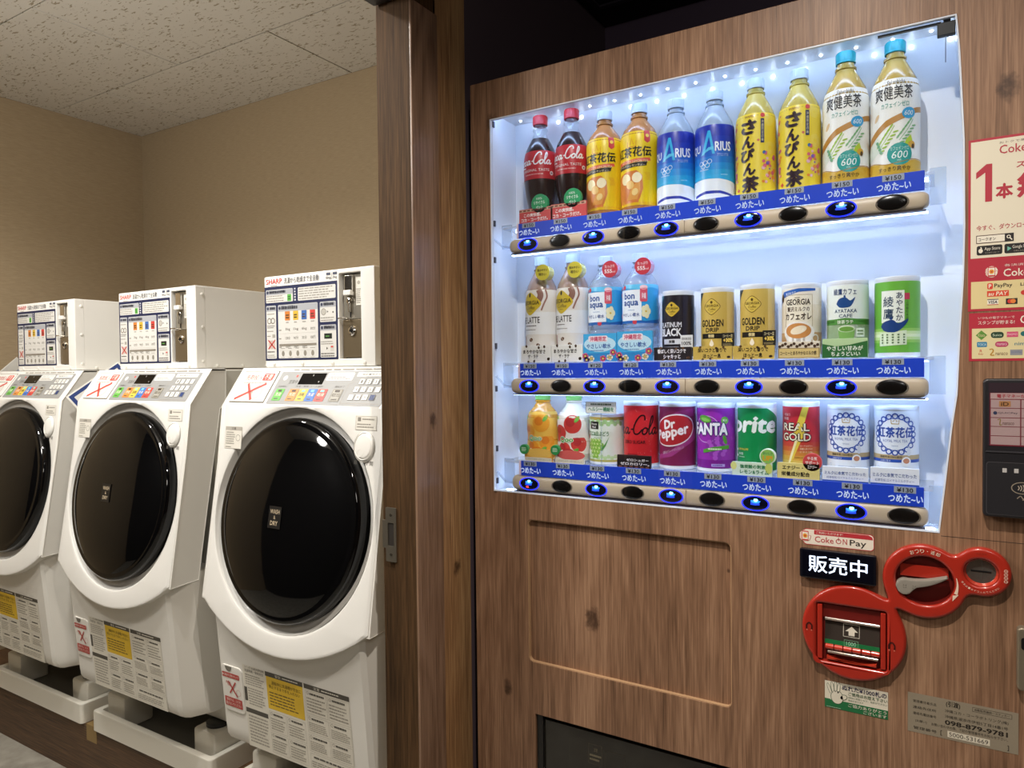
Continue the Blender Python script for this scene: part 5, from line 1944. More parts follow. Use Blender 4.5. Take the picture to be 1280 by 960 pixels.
def lb_jasmine(k):
    k.rect(-W, 0, W, 1, '#e8cf3a', 0)
    for (x, y, r) in ((0.9, 0.90, 0.26), (-0.9, 0.78, 0.2), (0.95, 0.56, 0.3), (-0.6, 0.52, 0.24), (1.0, 0.25, 0.3), (-0.2, 0.28, 0.2)):
        for j in range(3):
            k.ring(x, y, r - j * 0.07, 0.02, '#efe07c', 1, 20)
    rnd = random.Random(3)
    for cl, pts in (('#d8687a', 16), ('#c24f8f', 8), ('#e48a3c', 12), ('#7a5fb0', 6), ('#e9b9c0', 10)):
        for i in range(pts):
            if i % 2:
                x, y = rnd.uniform(0.55, 1.25), rnd.uniform(0.05, 0.50)
            else:
                x, y = rnd.uniform(-1.35, -0.80), rnd.uniform(0.10, 0.92)
            k.circ(x, y, rnd.uniform(0.05, 0.12), cl, 2 + i % 3, 6)
    k.circ(0.62, 0.50, 0.09, '#3f6fb0', 3, 8)
    k.circ(-0.25, 0.63, 0.07, '#cf6a4a', 2, 6)
    k.circ(0.33, 0.655, 0.07, '#cf6a4a', 2, 6)
    INKB = '#2a1420'
    for ch, x, y, s in (('さ', -0.14, 0.83, 0.40), ('ん', -0.18, 0.64, 0.34), ('ぴ', -0.20, 0.475, 0.36), ('ん', -0.12, 0.305, 0.33), ('茶', -0.08, 0.115, 0.44)):
        k.text(ch, x - s, y - s * 0.235, x + s, y + s * 0.235, INKB, 6, 0.05, 0.1)
    k.rect(0.44, 0.62, 0.62, 0.92, '#27315c', 4)
    k.vtext('沖縄限定の味', 0.475, 0.635, 0.585, 0.905, '#e6e0c0', 5)
    k.text('SANPIN', -0.35, 0.945, 0.12, 0.975, '#8a4a2a', 3)
    k.circ(0.55, 0.965, 0.12, '#cf4a4a', 3, 8)
    k.circ(-0.75, 0.06, 0.11, '#cf4a4a', 5, 4)


def lb_blend(k):
    k.rect(-W, 0, W, 1, '#f1f1ea', 0)
    k.text('Sokenbicha', -0.30, 0.935, 0.45, 0.985, '#23262a', 2, 0, 0.3)
    k.text('爽健美茶', -0.82, 0.78, 0.80, 0.925, '#1b1d22', 2, 0.008)
    k.text('カフェインゼロ', -0.52, 0.70, 0.62, 0.755, '#3aa08e', 2, 0.01)
    k.poly([(-W, 0.34), (-1.0, 0.46), (-0.3, 0.575), (0.4, 0.64), (1.0, 0.69), (W, 0.74), (W, 0.68), (1.0, 0.635), (0.4, 0.575), (-0.3, 0.505), (-1.0, 0.38), (-W, 0.25)], '#b9843a', 2)
    k.ell(0.62, 0.63, 0.30, 0.058, '#3b9fd0', 3, 18, 0.2)
    k.text('600', 0.42, 0.605, 0.80, 0.655, '#eef6f8', 4, 0, 0.2)
    for cx, cy, c, s in ((-0.25, 0.40, '#9ac23e', 0.8), (0.55, 0.46, '#7db37a', 0.75)):
        k.stroke([(cx - 0.45 * s, cy - 0.14 * s), (cx, cy), (cx + 0.35 * s, cy + 0.14 * s)], 0.025, c, 3)
        for i in range(6):
            f = -0.4 + i * 0.14
            for sgn in (-1, 1):
                k.ell(cx + f * s + sgn * -0.11 * s, cy + f * 0.32 * s + sgn * 0.030, 0.15 * s, 0.0095, c, 4, 10, 0.95 if sgn > 0 else 0.25)
    k.poly([(0.30, 0.24), (0.62, 0.29), (0.78, 0.35), (0.70, 0.41), (0.50, 0.36)], '#b6cf3c', 4)
    k.ell(0.74, 0.31, 0.16, 0.035, '#d6a63a', 5)
    k.ell(0.80, 0.29, 0.07, 0.025, '#5a4020', 6)
    k.poly([(-W, 0.18), (-1.0, 0.20), (-0.4, 0.30), (-0.7, 0.42), (-1.0, 0.38), (-W, 0.30)], '#dfe8dc', 2)
    k.ell(-0.75, 0.62, 0.2, 0.02, '#e2c49a', 1, 12, 1.0)
    for i in range(4):
        k.ell(-0.70 + 0.06 * i, 0.36 - 0.035 * i, 0.09, 0.016, '#6fa87f', 5, 10, -0.8)
    k.poly([(-W, 0.0), (W, 0.0), (W, 0.14), (0.9, 0.155), (0.3, 0.13), (-0.3, 0.115), (-0.9, 0.15), (-W, 0.17)], '#cfa83a', 5)
    k.stroke([(-W, 0.175), (-0.9, 0.155), (-0.3, 0.12), (0.3, 0.135), (0.9, 0.16), (W, 0.145)], 0.03, '#a8792a', 6)
    k.circ(0.24, 0.215, 0.50, '#2f9f97', 6, 28)
    k.text('カフェインゼロ', -0.14, 0.255, 0.60, 0.295, '#d6efe8', 7, 0.0)
    k.text('600', -0.08, 0.17, 0.56, 0.245, '#eef8f4', 7, 0.0, 0.15)
    k.text('mL', 0.14, 0.145, 0.32, 0.163, '#cfe9e2', 7)
    k.text('すっきり爽やか', -0.62, 0.045, 0.68, 0.095, '#3a2a12', 7, 0.012)


G = 'drink samples in the window'
bottle(0, 0, 'cola bottle with red cap and red label, leftmost on the top shelf', 0.231, 0.0352, CONT, COLA, '#c9262f', .41, .66, lb_cola, G, clear_top=.79)
bottle(1, 0, 'cola bottle with red cap and red label, second from left on the top shelf', 0.231, 0.0352, CONT, COLA, '#c9262f', .41, .66, lb_cola, G, clear_top=.79)
TEA = liquid('lemon_tea', '#c98a4a', 0.75)
CAPW = P('#cfdcea', 0.3)
bottle(2, 0, 'yellow labelled lemon tea bottle beside the cola bottles', 0.212, 0.0360, PET, TEA, CAPW, .06, .72, lb_tea, G)
bottle(3, 0, 'yellow labelled lemon tea bottle left of the blue sports drinks', 0.212, 0.0360, PET, TEA, CAPW, .06, .72, lb_tea, G)
SPORT = liquid('sports_drink', '#c4d6e8', 0.55)
bottle(4, 0, 'blue sports drink bottle beside the lemon tea', 0.206, 0.0352, SLIM, SPORT, CAPW, .03, .67, lb_sport, G)
bottle(5, 0, 'blue sports drink bottle beside the jasmine tea', 0.206, 0.0352, SLIM, SPORT, CAPW, .03, .67, lb_sport, G)
JAS = liquid('jasmine_tea', '#e3d06a', 0.65)
bottle(6, 0, 'jasmine tea bottle with black brush lettering beside the blue sports drinks', 0.213, 0.0340, SLIM, JAS, CAPW, .03, .68, lb_jasmine, G)
bottle(7, 0, 'jasmine tea bottle with black brush lettering beside the teal capped bottles', 0.213, 0.0340, SLIM, JAS, CAPW, .03, .68, lb_jasmine, G)
bottle(8, 0, 'white labelled blended tea bottle with teal cap, the left one of two', 0.225, 0.0352, SLIM, liquid('blended_tea', '#d9b858', 0.7), '#27a6ae', .02, .70, lb_blend, G)
bottle(9, 0, 'white labelled blended tea bottle with teal cap at the right end of the top shelf', 0.225, 0.0352, SLIM, liquid('blended_tea', '#d9b858', 0.7), '#27a6ae', .02, .70, lb_blend, G)


# ---- row 2
def lb_latte(k):
    k.rect(-W, 0.0, W, 1, '#e9e2d8', 0)
    k.rect(-W, 0.36, W, 0.68, '#f1f0ee', 1)
    k.rect(-W, 0.0, W, 0.03, '#d9c85a', 1)
    k.stroke([(0.72, 1.0), (0.80, 0.90), (0.62, 0.80), (0.45, 0.70)], 0.10, '#9a6a58', 1)
    k.stroke([(0.30, 1.0), (0.42, 0.92), (0.30, 0.84)], 0.35, '#8d6152', 1)
    k.stroke([(-0.80, 0.34), (-0.78, 0.20), (-0.60, 0.05)], 0.16, '#b07c6c', 1)
    k.poly(catmull([(-1.02, 0.80), (-0.72, 0.89), (-0.28, 0.965), (0.16, 0.89), (0.46, 0.80), (0.16, 0.71), (-0.28, 0.635), (-0.72, 0.71), (-1.02, 0.80)], 4)[:-1], '#d6b92c', 2)
    k.ell(-0.28, 0.925, 0.07, 0.032, '#2c2014', 4)
    k.text('GEORGIA', -0.90, 0.785, 0.34, 0.845, '#2c2014', 4, 0.02)
    k.text('Coffee', -0.58, 0.72, 0.06, 0.77, '#4a3a1c', 4, 0, 0.3)
    k.lines(-0.42, 0.69, -0.14, 0.705, 1, '#6a5a2c', 4)
    k.text('THE LATTE', -1.20, 0.52, 0.36, 0.61, '#2b2320', 3, 0.012)
    k.lines(-0.70, 0.47, 0.16, 0.495, 1, '#6b6058', 3)
    k.lines(-0.80, 0.415, 0.30, 0.435, 1, '#8b8078', 3)
    for x, y, r in ((-0.22, 0.28, 0.5), (0.25, 0.20, -0.6), (-0.42, 0.13, 0.2)):
        k.ell(x, y, 0.13, 0.026, '#6a4a34', 3, 12, r)
        k.ell(x, y, 0.02, 0.022, '#c9b8a4', 4, 8, r)
    k.text('500ml', -0.15, 0.055, 0.08, 0.085, '#6b6058', 3)


def lb_water(k):
    k.rect(-W, 0.0, W, 1, '#2f9fdc', 0)
    k.poly([(-W, 0.0), (W, 0.0), (W, 0.12), (0.6, 0.05), (0.0, 0.12), (-0.6, 0.05), (-W, 0.14)], '#1f62b0', 1)
    k.poly([(-W, 0.86), (-0.6, 0.92), (0.3, 0.86), (1.0, 0.92), (W, 0.86), (W, 1.0), (-W, 1.0)], '#5fc0ea', 1)
    for x, y, c in ((-1.0, 0.92, '#d5404f'), (-1.05, 0.75, '#e0707c'), (-0.65, 0.93, '#d5404f'), (0.05, 0.03, '#d5404f'), (-1.0, 0.2, '#d5606f')):
        k.circ(x, y, 0.13, c, 2, 8)
    k.rect(-0.92, 0.07, 0.42, 0.86, '#eef4fa', 3)
    k.text('bon', -0.62, 0.62, 0.06, 0.80, '#1a4f9c', 4, 0.03)
    k.text('aqua', -0.66, 0.40, 0.26, 0.58, '#1a4f9c', 4, 0.03)
    k.lines(-0.36, 0.325, 0.06, 0.355, 1, '#7a9cc8', 4)
    k.text('やさしい軟水', -0.78, 0.17, 0.32, 0.27, '#2c4f94', 4, 0.02)
    k.rrect(0.34, 0.55, 0.74, 0.90, 0.08, '#d8566a', 4)
    k.text('沖縄', 0.42, 0.62, 0.66, 0.78, '#f6e6e8', 5, 0.02)
    k.ell(0.55, 0.92, 0.22, 0.06, '#f0c8cc', 4, 10)
    for a in range(5):
        t = a * 2 * PI / 5
        k.ell(0.66 + 0.14 * math.cos(t), 0.30 + 0.10 * math.sin(t), 0.13, 0.09, '#f3ecc0', 5, 10)
    k.circ(0.66, 0.30, 0.06, '#e3c04a', 6, 8)


def georgia(k, cx, cy, s, fill, ink):
    q = k.sc[0] / k.sc[1]
    k.poly(catmull([(cx - s, cy), (cx - s * 0.72, cy + s * 0.42 * q), (cx, cy + s * q * 0.95), (cx + s * 0.72, cy + s * 0.42 * q), (cx + s, cy), (cx + s * 0.72, cy - s * 0.42 * q), (cx, cy - s * q * 0.95), (cx - s * 0.72, cy - s * 0.42 * q), (cx - s, cy)], 3)[:-1], ink, 1)
    f = s * 0.93
    k.poly(catmull([(cx - f, cy), (cx - f * 0.72, cy + f * 0.42 * q), (cx, cy + f * q * 0.95), (cx + f * 0.72, cy + f * 0.42 * q), (cx + f, cy), (cx + f * 0.72, cy - f * 0.42 * q), (cx, cy - f * q * 0.95), (cx - f * 0.72, cy - f * 0.42 * q), (cx - f, cy)], 3)[:-1], fill, 2)
    k.ell(cx, cy + s * 0.5 * q, s * 0.14, s * 0.17 * q, ink, 3, 12)
    k.text('GEORGIA', cx - s * 0.80, cy - s * 0.04 * q, cx + s * 0.80, cy + s * 0.25 * q, ink, 3, 0.02)
    k.text('Coffee', cx - s * 0.40, cy - s * 0.42 * q, cx + s * 0.45, cy - s * 0.14 * q, ink, 3, 0, 0.3)
    k.lines(cx - s * 0.22, cy - s * 0.62 * q, cx + s * 0.25, cy - s * 0.54 * q, 1, ink, 3)


def lb_black(k):
    k.rect(-W, 0, W, 1, '#161724', 0)
    k.rect(0.62, 0, 0.95, 1, '#232638', 1)
    k.poly([(-1.3, 0.80), (-0.75, 0.97), (-0.75, 1.0), (-1.3, 1.0)], '#5f8f96', 1)
    georgia(k, -0.10, 0.77, 0.52, '#d3b23c', '#2a2114')
    k.text('PLATINUM', -0.98, 0.475, 0.52, 0.56, '#e6e6ea', 2, 0.02)
    k.text('BLACK', -0.98, 0.33, 0.52, 0.46, '#eeeef0', 2, 0.035)
    k.rect(-0.72, 0.20, 0.46, 0.285, '#e3e3e6', 1)
    k.text('無糖', -0.30, 0.215, 0.10, 0.27, '#22232c', 2, 0.03)
    k.lines(-0.7, 0.13, 0.40, 0.17, 1, '#b9b9c4', 2)
    k.lines(-0.7, 0.03, 0.30, 0.07, 1, '#b9b9c4', 2)


def lb_gold(k):
    k.rect(-W, 0, W, 1, '#cdae55', 0)
    k.rect(0.85, 0, W, 1, '#dcc27a', 1)
    k.poly([(-1.3, 0.78), (-0.72, 0.98), (-0.72, 1.0), (-1.3, 1.0)], '#23333c', 1)
    georgia(k, -0.10, 0.77, 0.54, '#d6b84e', '#5a4316')
    k.text('GOLDEN', -0.86, 0.455, 0.62, 0.57, '#1e1a12', 2, 0.03)
    k.text('DRIP', -0.50, 0.37, 0.34, 0.44, '#2c2416', 2, 0.025)
    k.rect(-0.85, 0.27, 0.60, 0.35, '#1b1712', 1)
    k.text('微糖', -0.32, 0.283, 0.06, 0.338, '#e4d29a', 2, 0.03)
    k.poly(catmull([(-0.10, 0.26), (0.03, 0.195), (0.0, 0.16), (-0.10, 0.145), (-0.22, 0.165), (-0.22, 0.20), (-0.10, 0.26)], 3)[:-1], '#f1e6d2', 3)
    k.lines(-0.48, 0.085, 0.24, 0.115, 1, '#5a4720', 2, 0.7, 0.02)
    k.lines(-0.62, 0.015, 0.40, 0.06, 2, '#7a6530', 2)


def lb_milk(k):
    k.rect(-W, 0, W, 1, '#e5d9c4', 0)
    k.rect(-W, 0.75, W, 1, '#ece4d4', 1)
    k.poly([(-1.2, 0.74), (-0.9, 0.86), (0.0, 0.94), (0.9, 0.955), (0.9, 0.99), (0.0, 0.995), (-0.9, 0.955), (-1.2, 0.86)], '#2d62b4', 2)
    k.text('贅沢仕立て', -0.70, 0.90, -0.12, 0.945, '#dfe8f4', 3, 0.01, rot=0.14)
    k.ell(-0.98, 0.86, 0.12, 0.065, '#4a3324', 3)
    k.frame(-0.72, 0.42, 0.72, 0.90, 0.02, '#a89668', 2)
    k.rect(-0.68, 0.435, 0.68, 0.885, '#efe6d0', 2)
    k.text('GEORGIA', -0.66, 0.745, 0.60, 0.835, '#2a2018', 4, 0.025)
    k.rect(-0.18, 0.85, 0.08, 0.858, '#3a2c20', 4)
    k.text('贅沢ミルクの', -0.60, 0.645, 0.56, 0.72, '#4a3420', 4, 0.015)
    k.text('カフェオレ', -0.72, 0.52, 0.66, 0.625, '#3a2618', 4, 0.03)
    k.rect(-W, 0, W, 0.33, '#c59c6c', 1)
    k.ell(0.0, 0.33, 0.82, 0.17, '#f1ece4', 5, 28)
    k.poly(catmull([(-0.74, 0.30), (-0.55, 0.12), (-0.20, 0.06), (0.20, 0.06), (0.55, 0.12), (0.74, 0.30)], 4), '#e9e3d8', 5)
    k.ell(-0.02, 0.355, 0.66, 0.115, '#c98a4c', 6, 28)
    k.ell(0.0, 0.365, 0.42, 0.06, '#efe0c4', 7, 20, 0.3)
    k.ring(0.88, 0.24, 0.22, 0.07, '#ece6dc', 6, 20)
    k.text('コーヒー', -0.42, 0.135, 0.22, 0.19, '#cdbfae', 7)


def lb_matcha(k):
    k.rect(-W, 0, W, 1, '#e9efe6', 0)
    k.text('綾鷹カフェ', -0.60, 0.855, 0.52, 0.95, '#1f3f72', 2, 0.012)
    k.poly(catmull([(-0.45, 0.73), (-0.30, 0.80), (0.0, 0.82), (0.22, 0.77), (0.46, 0.82), (0.28, 0.70), (0.05, 0.67), (-0.28, 0.675), (-0.45, 0.73)], 3)[:-1], '#1e4a86', 2)
    k.ell(-0.04, 0.835, 0.05, 0.018, '#1e4a86', 2)
    k.text('AYATAKA', -0.54, 0.595, 0.54, 0.65, '#1f3f62', 2, 0.012)
    k.text('CAFE', -0.32, 0.525, 0.32, 0.575, '#1f3f62', 2, 0.012)
    k.poly([(-W, 0.42), (-0.5, 0.46), (0.0, 0.47), (0.5, 0.46), (W, 0.42), (W, 0.50), (0.5, 0.505), (0.0, 0.52), (-0.5, 0.505), (-W, 0.50)], '#4f8f3c', 1)
    k.rect(-W, 0.0, W, 0.46, '#a9c98c', 0)
    k.rect(-W, 0.42, W, 0.48, '#4f8f3c', 1)
    k.text('抹茶ラテ', -0.40, 0.43, 0.36, 0.49, '#e9f2dc', 3, 0.02)
    k.poly([(-0.36, 0.36), (0.44, 0.36), (0.34, 0.10), (-0.24, 0.10)], '#7fae5c', 3)
    k.ell(0.04, 0.36, 0.40, 0.05, '#dbe8c8', 4)
    k.ell(0.04, 0.355, 0.34, 0.038, '#6f9f45', 5)
    k.rrect(0.50, 0.24, 0.96, 0.37, 0.04, '#e5eedb', 3)
    k.lines(0.56, 0.26, 0.90, 0.35, 2, '#6f8f5c', 4)


def lb_green(k):
    k.rect(-W, 0, W, 1, '#6cb33f', 0)
    for i, c in enumerate(('#93c95c', '#c4e29a', '#e2f0c6', '#cfe6a8', '#97cb5f')):
        k.rect(-W, 0.14 + i * 0.04, W, 0.18 + i * 0.04, c, 1)
    k.rect(-0.68, 0.42, 0.36, 0.87, '#eef2e6', 2)
    k.vtext('綾鷹', -0.58, 0.46, -0.10, 0.80, '#1d3a5a', 3, 0.01)
    k.vtext('あやたか', 0.0, 0.44, 0.28, 0.85, '#1d3050', 3, 0.015)
    k.rect(0.36, 0.74, 0.60, 0.83, '#c2405a', 3)
    k.vtext('上林春松本店', 0.42, 0.46, 0.55, 0.73, '#2d4a2c', 3)
    k.poly(catmull([(-0.70, 0.37), (-0.55, 0.43), (-0.15, 0.46), (0.10, 0.41), (0.50, 0.47), (0.50, 0.43), (0.22, 0.33), (-0.05, 0.285), (-0.50, 0.30), (-0.70, 0.37)], 3)[:-1], '#1c3f7c', 4)
    k.ell(-0.22, 0.48, 0.06, 0.02, '#1c3f7c', 4)
    k.poly([(-0.78, 0.09), (0.46, 0.11), (0.46, 0.31), (-0.78, 0.28)], '#dfeccb', 3)
    for i in range(5):
        k.lines(-0.66 + i * 0.24, 0.12, -0.57 + i * 0.24, 0.27, 4, '#4a6a3c', 5, 0.55, 0.05)


LAT = liquid('latte', '#a98c7c', 0.9)
bottle(0, 1, 'coffee latte bottle with yellow round tag, leftmost on the middle shelf', 0.220, 0.0345, SLIM, LAT, CAPW, .03, .68, lb_latte, G)
bottle(1, 1, 'coffee latte bottle with yellow round tag beside the water bottles', 0.220, 0.0345, SLIM, LAT, CAPW, .03, .68, lb_latte, G)
WAT = pane('water_bottle', (0.90, 0.95, 1.0), 0.05, 1.4, 0.22, '#dfeaf6')
bottle(2, 1, 'clear water bottle with red round tag beside the coffee latte', 0.208, 0.0348, WATER, WAT, CAPW, .345, .70, lb_water, G)
bottle(3, 1, 'clear water bottle with red round tag beside the black coffee can', 0.208, 0.0348, WATER, WAT, CAPW, .345, .70, lb_water, G)
can(4, 1, 'black coffee can with yellow diamond badge', 0.1295, 0.0297, lb_black, G, xs=-0.4284)
can(5, 1, 'gold coffee can beside the black coffee can', 0.1305, 0.0294, lb_gold, G, xs=-0.3544)
can(6, 1, 'gold coffee can beside the cafe au lait can', 0.1315, 0.0294, lb_gold, G, xs=-0.2835)
can(7, 1, 'cream cafe au lait can with picture of a coffee cup', 0.1275, 0.0320, lb_milk, G, xs=-0.2096)
can(8, 1, 'pale green matcha latte can with blue teapot mark', 0.1275, 0.0322, lb_matcha, G, xs=-0.1369)
can(9, 1, 'green tea can with white name panel at the right end of the middle shelf', 0.1285, 0.0330, lb_green, G, xs=-0.0638)


# ---- row 3
def fruit_label(fruit, dark, leafy, bg):
    def f(k):
        k.rect(-W, 0, W, 1, bg, 0)
        for x, y, r in ((0.35, 0.72, 0.55), (-0.55, 0.50, 0.5), (0.75, 0.25, 0.5), (-0.2, 0.12, 0.42)):
            k.circ(x, y, r, fruit, 1, 24)
            k.circ(x - r * 0.25, y + 0.05, r * 0.5, dark, 2, 16)
        k.ell(0.62, 0.84, 0.24, 0.045, leafy, 3, 14, 0.9)
        k.ell(-0.85, 0.86, 0.16, 0.035, leafy, 3, 12, -0.5)
        k.ell(0.55, 0.10, 0.18, 0.04, leafy, 3, 12, 0.4)
        k.ell(-0.05, 0.05, 0.5, 0.06, '#f0e6cc', 3, 20)
        k.ell(0.05, 0.09, 0.34, 0.05, dark, 4, 16)
        k.text('Qoo', -0.55, 0.26, 0.42, 0.43, '#eef4e4', 5, 0.09)
        k.text('Qoo', -0.52, 0.275, 0.39, 0.415, '#4f9f3f', 6, 0.03)
    return f


def lb_grape(k):
    k.rect(-W, 0, W, 1, '#e8efdf', 0)
    k.rect(-W, 0.93, W, 1, '#b9a24e', 1)
    k.rect(-W, 0, W, 0.05, '#b9b05a', 1)
    for i in range(14):
        k.circ(-1.3 + 0.2 * i, 0.90 - 0.05 * (i % 2), 0.14, '#a9cf8a', 1, 8)
        k.circ(-1.3 + 0.2 * i, 0.09 + 0.03 * (i % 2), 0.12, '#c3dfa2', 1, 8)
    k.rect(-0.72, 0.73, -0.08, 0.90, '#141a14', 3)
    k.text('Minute', -0.62, 0.82, -0.18, 0.87, '#e6e6dc', 4, 0.02)
    k.text('Maid', -0.55, 0.75, -0.25, 0.80, '#e6e6dc', 4, 0.02)
    k.text('アロエ&白ぶどう', -1.0, 0.575, 0.52, 0.69, '#3a7a3c', 4, 0.02)
    k.lines(-0.4, 0.53, 0.2, 0.555, 1, '#7a9a6a', 4)
    k.poly([(0.0, 0.28), (0.30, 0.40), (0.56, 0.58), (0.34, 0.36), (0.12, 0.24)], '#5a9f4a', 3)
    rnd = random.Random(5)
    for r, n in enumerate((4, 5, 4, 3, 2)):
        for i in range(n):
            x, y = -0.32 + (i - (n - 1) / 2) * 0.21, 0.47 - r * 0.085
            k.circ(x, y, 0.125, '#8fbf4a', 4 + (i + r) % 2, 12)
            k.circ(x - 0.03, y + 0.015, 0.06, '#cfe592', 6, 8)
    k.ell(-0.95, 0.36, 0.14, 0.1, '#6aa84a', 3, 10)
    k.circ(-0.95, 0.56, 0.14, '#c9584f', 3, 10)


def lb_zero(k):
    k.rect(-W, 0, W, 1, '#cf2a30', 0)
    rnd = random.Random(9)
    for i in range(60):
        k.circ(rnd.uniform(-1.2, 1.4), rnd.uniform(0.02, 0.98), rnd.uniform(0.008, 0.022), '#e9a0a0', 1, 5)
    script(k, -2.05, 0.42, 1.50, 0.84, '#1b1114', 2, 0.085)
    k.text('ZERO SUGAR', -0.78, 0.34, 0.60, 0.40, '#241316', 2, 0.02)
    k.lines(-0.5, 0.145, 0.20, 0.165, 1, '#3a1a1e', 2)


def lb_pepper(k):
    k.rect(-W, 0, W, 1, '#7a1c4e', 0)
    k.poly([(-W, 0.62), (-0.5, 0.80), (0.4, 0.93), (W, 1.0), (W, 0.86), (0.4, 0.80), (-0.5, 0.66), (-W, 0.45)], '#8f2a66', 1)
    k.poly([(-W, 0.10), (-0.2, 0.22), (0.6, 0.42), (1.2, 0.62), (W, 0.66), (W, 0.52), (0.8, 0.34), (0.0, 0.16), (-W, 0.02)], '#a03a80', 1)
    k.ell(0.04, 0.60, 1.30, 0.265, '#ece4e6', 2, 36, 0.28)
    k.ell(0.04, 0.60, 1.23, 0.243, '#b0232f', 3, 36, 0.28)
    k.text('Dr', -0.50, 0.625, 0.20, 0.785, '#f3ecec', 4, 0.05, 0.15, rot=0.18)
    k.text('Pepper', -1.10, 0.43, 0.98, 0.66, '#f3ecec', 4, 0.04, 0.15, rot=0.24)
    k.text('20種類以上のフレーバーがつくるおいしさ', -0.62, 0.24, 0.66, 0.285, '#e9c8dc', 3, 0.0, rot=0.30)


def lb_fanta(k):
    k.rect(-W, 0, W, 1, '#9a2fae', 0)
    k.rect(-W, 0, W, 0.14, '#7d1f8f', 1)
    rnd = random.Random(12)
    for i in range(40):
        k.ring(rnd.uniform(-1.2, 1.3), rnd.uniform(0.02, 0.98), rnd.uniform(0.02, 0.06), 0.012, '#c678d4', 1, 8)
    k.ring(-0.25, 0.65, 0.72, 0.035, '#d3b0e6', 2, 36)
    for r, n in enumerate((3, 5, 6, 5, 4, 2)):
        for i in range(n):
            k.circ(0.32 + (i - (n - 1) / 2) * 0.20, 0.50 - r * 0.065, 0.13, '#b055c8' if (i + r) % 2 else '#8a35a5', 2 + (i + r) % 2, 10)
    k.ell(-0.32, 0.82, 0.36, 0.06, '#57a33a', 6, 18, -0.25)
    k.ell(-0.30, 0.81, 0.26, 0.03, '#86c65a', 7, 14, -0.25)
    k.text('FANTA', -1.12, 0.53, 0.94, 0.78, '#1e2a72', 5, 0.12)
    k.text('FANTA', -1.06, 0.55, 0.88, 0.76, '#f4f2f8', 6, 0.05)
    k.circ(0.72, 0.80, 0.20, '#68b04a', 5)
    k.text('果汁', 0.60, 0.78, 0.84, 0.82, '#e6f2d6', 6)
    k.poly([(-0.42, 0.25), (0.15, 0.295), (0.95, 0.33), (0.95, 0.39), (0.15, 0.36), (-0.42, 0.31)], '#57a33a', 6)
    k.lines(-0.15, 0.30, 0.72, 0.345, 1, '#dff0cf', 7)
    k.ell(0.72, 0.48, 0.10, 0.08, '#57a33a', 6, 12, 0.3)
    k.rect(0.02, 0.03, 0.72, 0.075, '#b9a0e0', 3)
    k.lines(0.08, 0.04, 0.66, 0.065, 1, '#4a3a8c', 4)


def lb_sprite(k):
    k.rect(-W, 0, W, 1, '#0f8a4a', 0)
    k.poly([(0.75, 1.0), (W, 1.0), (W, 0.78), (1.2, 0.92)], '#f0f4ee', 1)
    k.poly([(-W, 1.0), (-1.05, 1.0), (-1.02, 0.5), (-1.1, 0.0), (-W, 0.0)], '#e9efe9', 1)
    k.text('Sprite', -1.88, 0.52, 1.34, 0.89, '#eef4ee', 2, 0.04, 0.12)
    k.text('LEMON-LIME', -0.86, 0.32, -0.22, 0.355, '#e0d050', 2, 0.02, 0.15)
    k.circ(-1.0, 0.33, 0.07, '#e9efe9', 2, 10)
    k.text('強炭酸', -0.86, 0.245, -0.52, 0.285, '#cfe6d4', 2, 0.01)
    k.lines(-0.86, 0.20, -0.30, 0.225, 1, '#a9cfb4', 2)
    k.circ(-1.0, 0.23, 0.07, '#e9efe9', 2, 10)


def lb_energy(k):
    k.rect(-W, 0, W, 1, '#c3303a', 0)
    for i, c in enumerate(('#c64438', '#cb6438', '#d28a3e', '#d8a94a', '#dcbf62', '#e0cf86')):
        k.rect(-W, 0.40 - 0.07 * i if i < 5 else 0.0, W, 0.47 - 0.07 * i, c, 1)
    k.poly([(0.24, 1.0), (0.58, 1.0), (0.30, 0.72), (0.44, 0.66), (-0.62, 0.0), (-0.75, 0.0), (-0.10, 0.55), (-0.24, 0.60)], '#e2c84a', 2)
    k.poly([(-0.62, 0.0), (-0.75, 0.0), (-0.10, 0.55), (0.05, 0.56)], '#f0e6b4', 3)
    k.text('REAL', -1.0, 0.625, 0.66, 0.765, '#15151c', 4, 0.09)
    k.text('REAL', -0.95, 0.637, 0.61, 0.753, '#e9e2c6', 5, 0.02)
    k.text('GOLD', -1.0, 0.475, 0.74, 0.615, '#15151c', 4, 0.09)
    k.text('GOLD', -0.95, 0.487, 0.69, 0.603, '#e9e2c6', 5, 0.02)
    k.poly([(0.10, 0.80), (0.26, 0.70), (0.14, 0.70), (0.20, 0.60), (-0.02, 0.70), (0.08, 0.71)], '#e2c84a', 6)
    for i, tx in enumerate(('ローヤルゼリー', '高麗人参エキス', 'ビタミンB6')):
        k.text(tx, 0.10, 0.40 - i * 0.045, 0.78, 0.43 - i * 0.045, '#f2e2c0', 4, 0.01)
    k.text('TOWN ACTIVE', -0.2, 0.225, 0.5, 0.25, '#6a3a1a', 4)
    k.text('うるおう', -0.90, 0.86, -0.45, 0.90, '#f0d8c8', 4)
    k.text('国産', -0.90, 0.80, -0.55, 0.84, '#f0d8c8', 4)


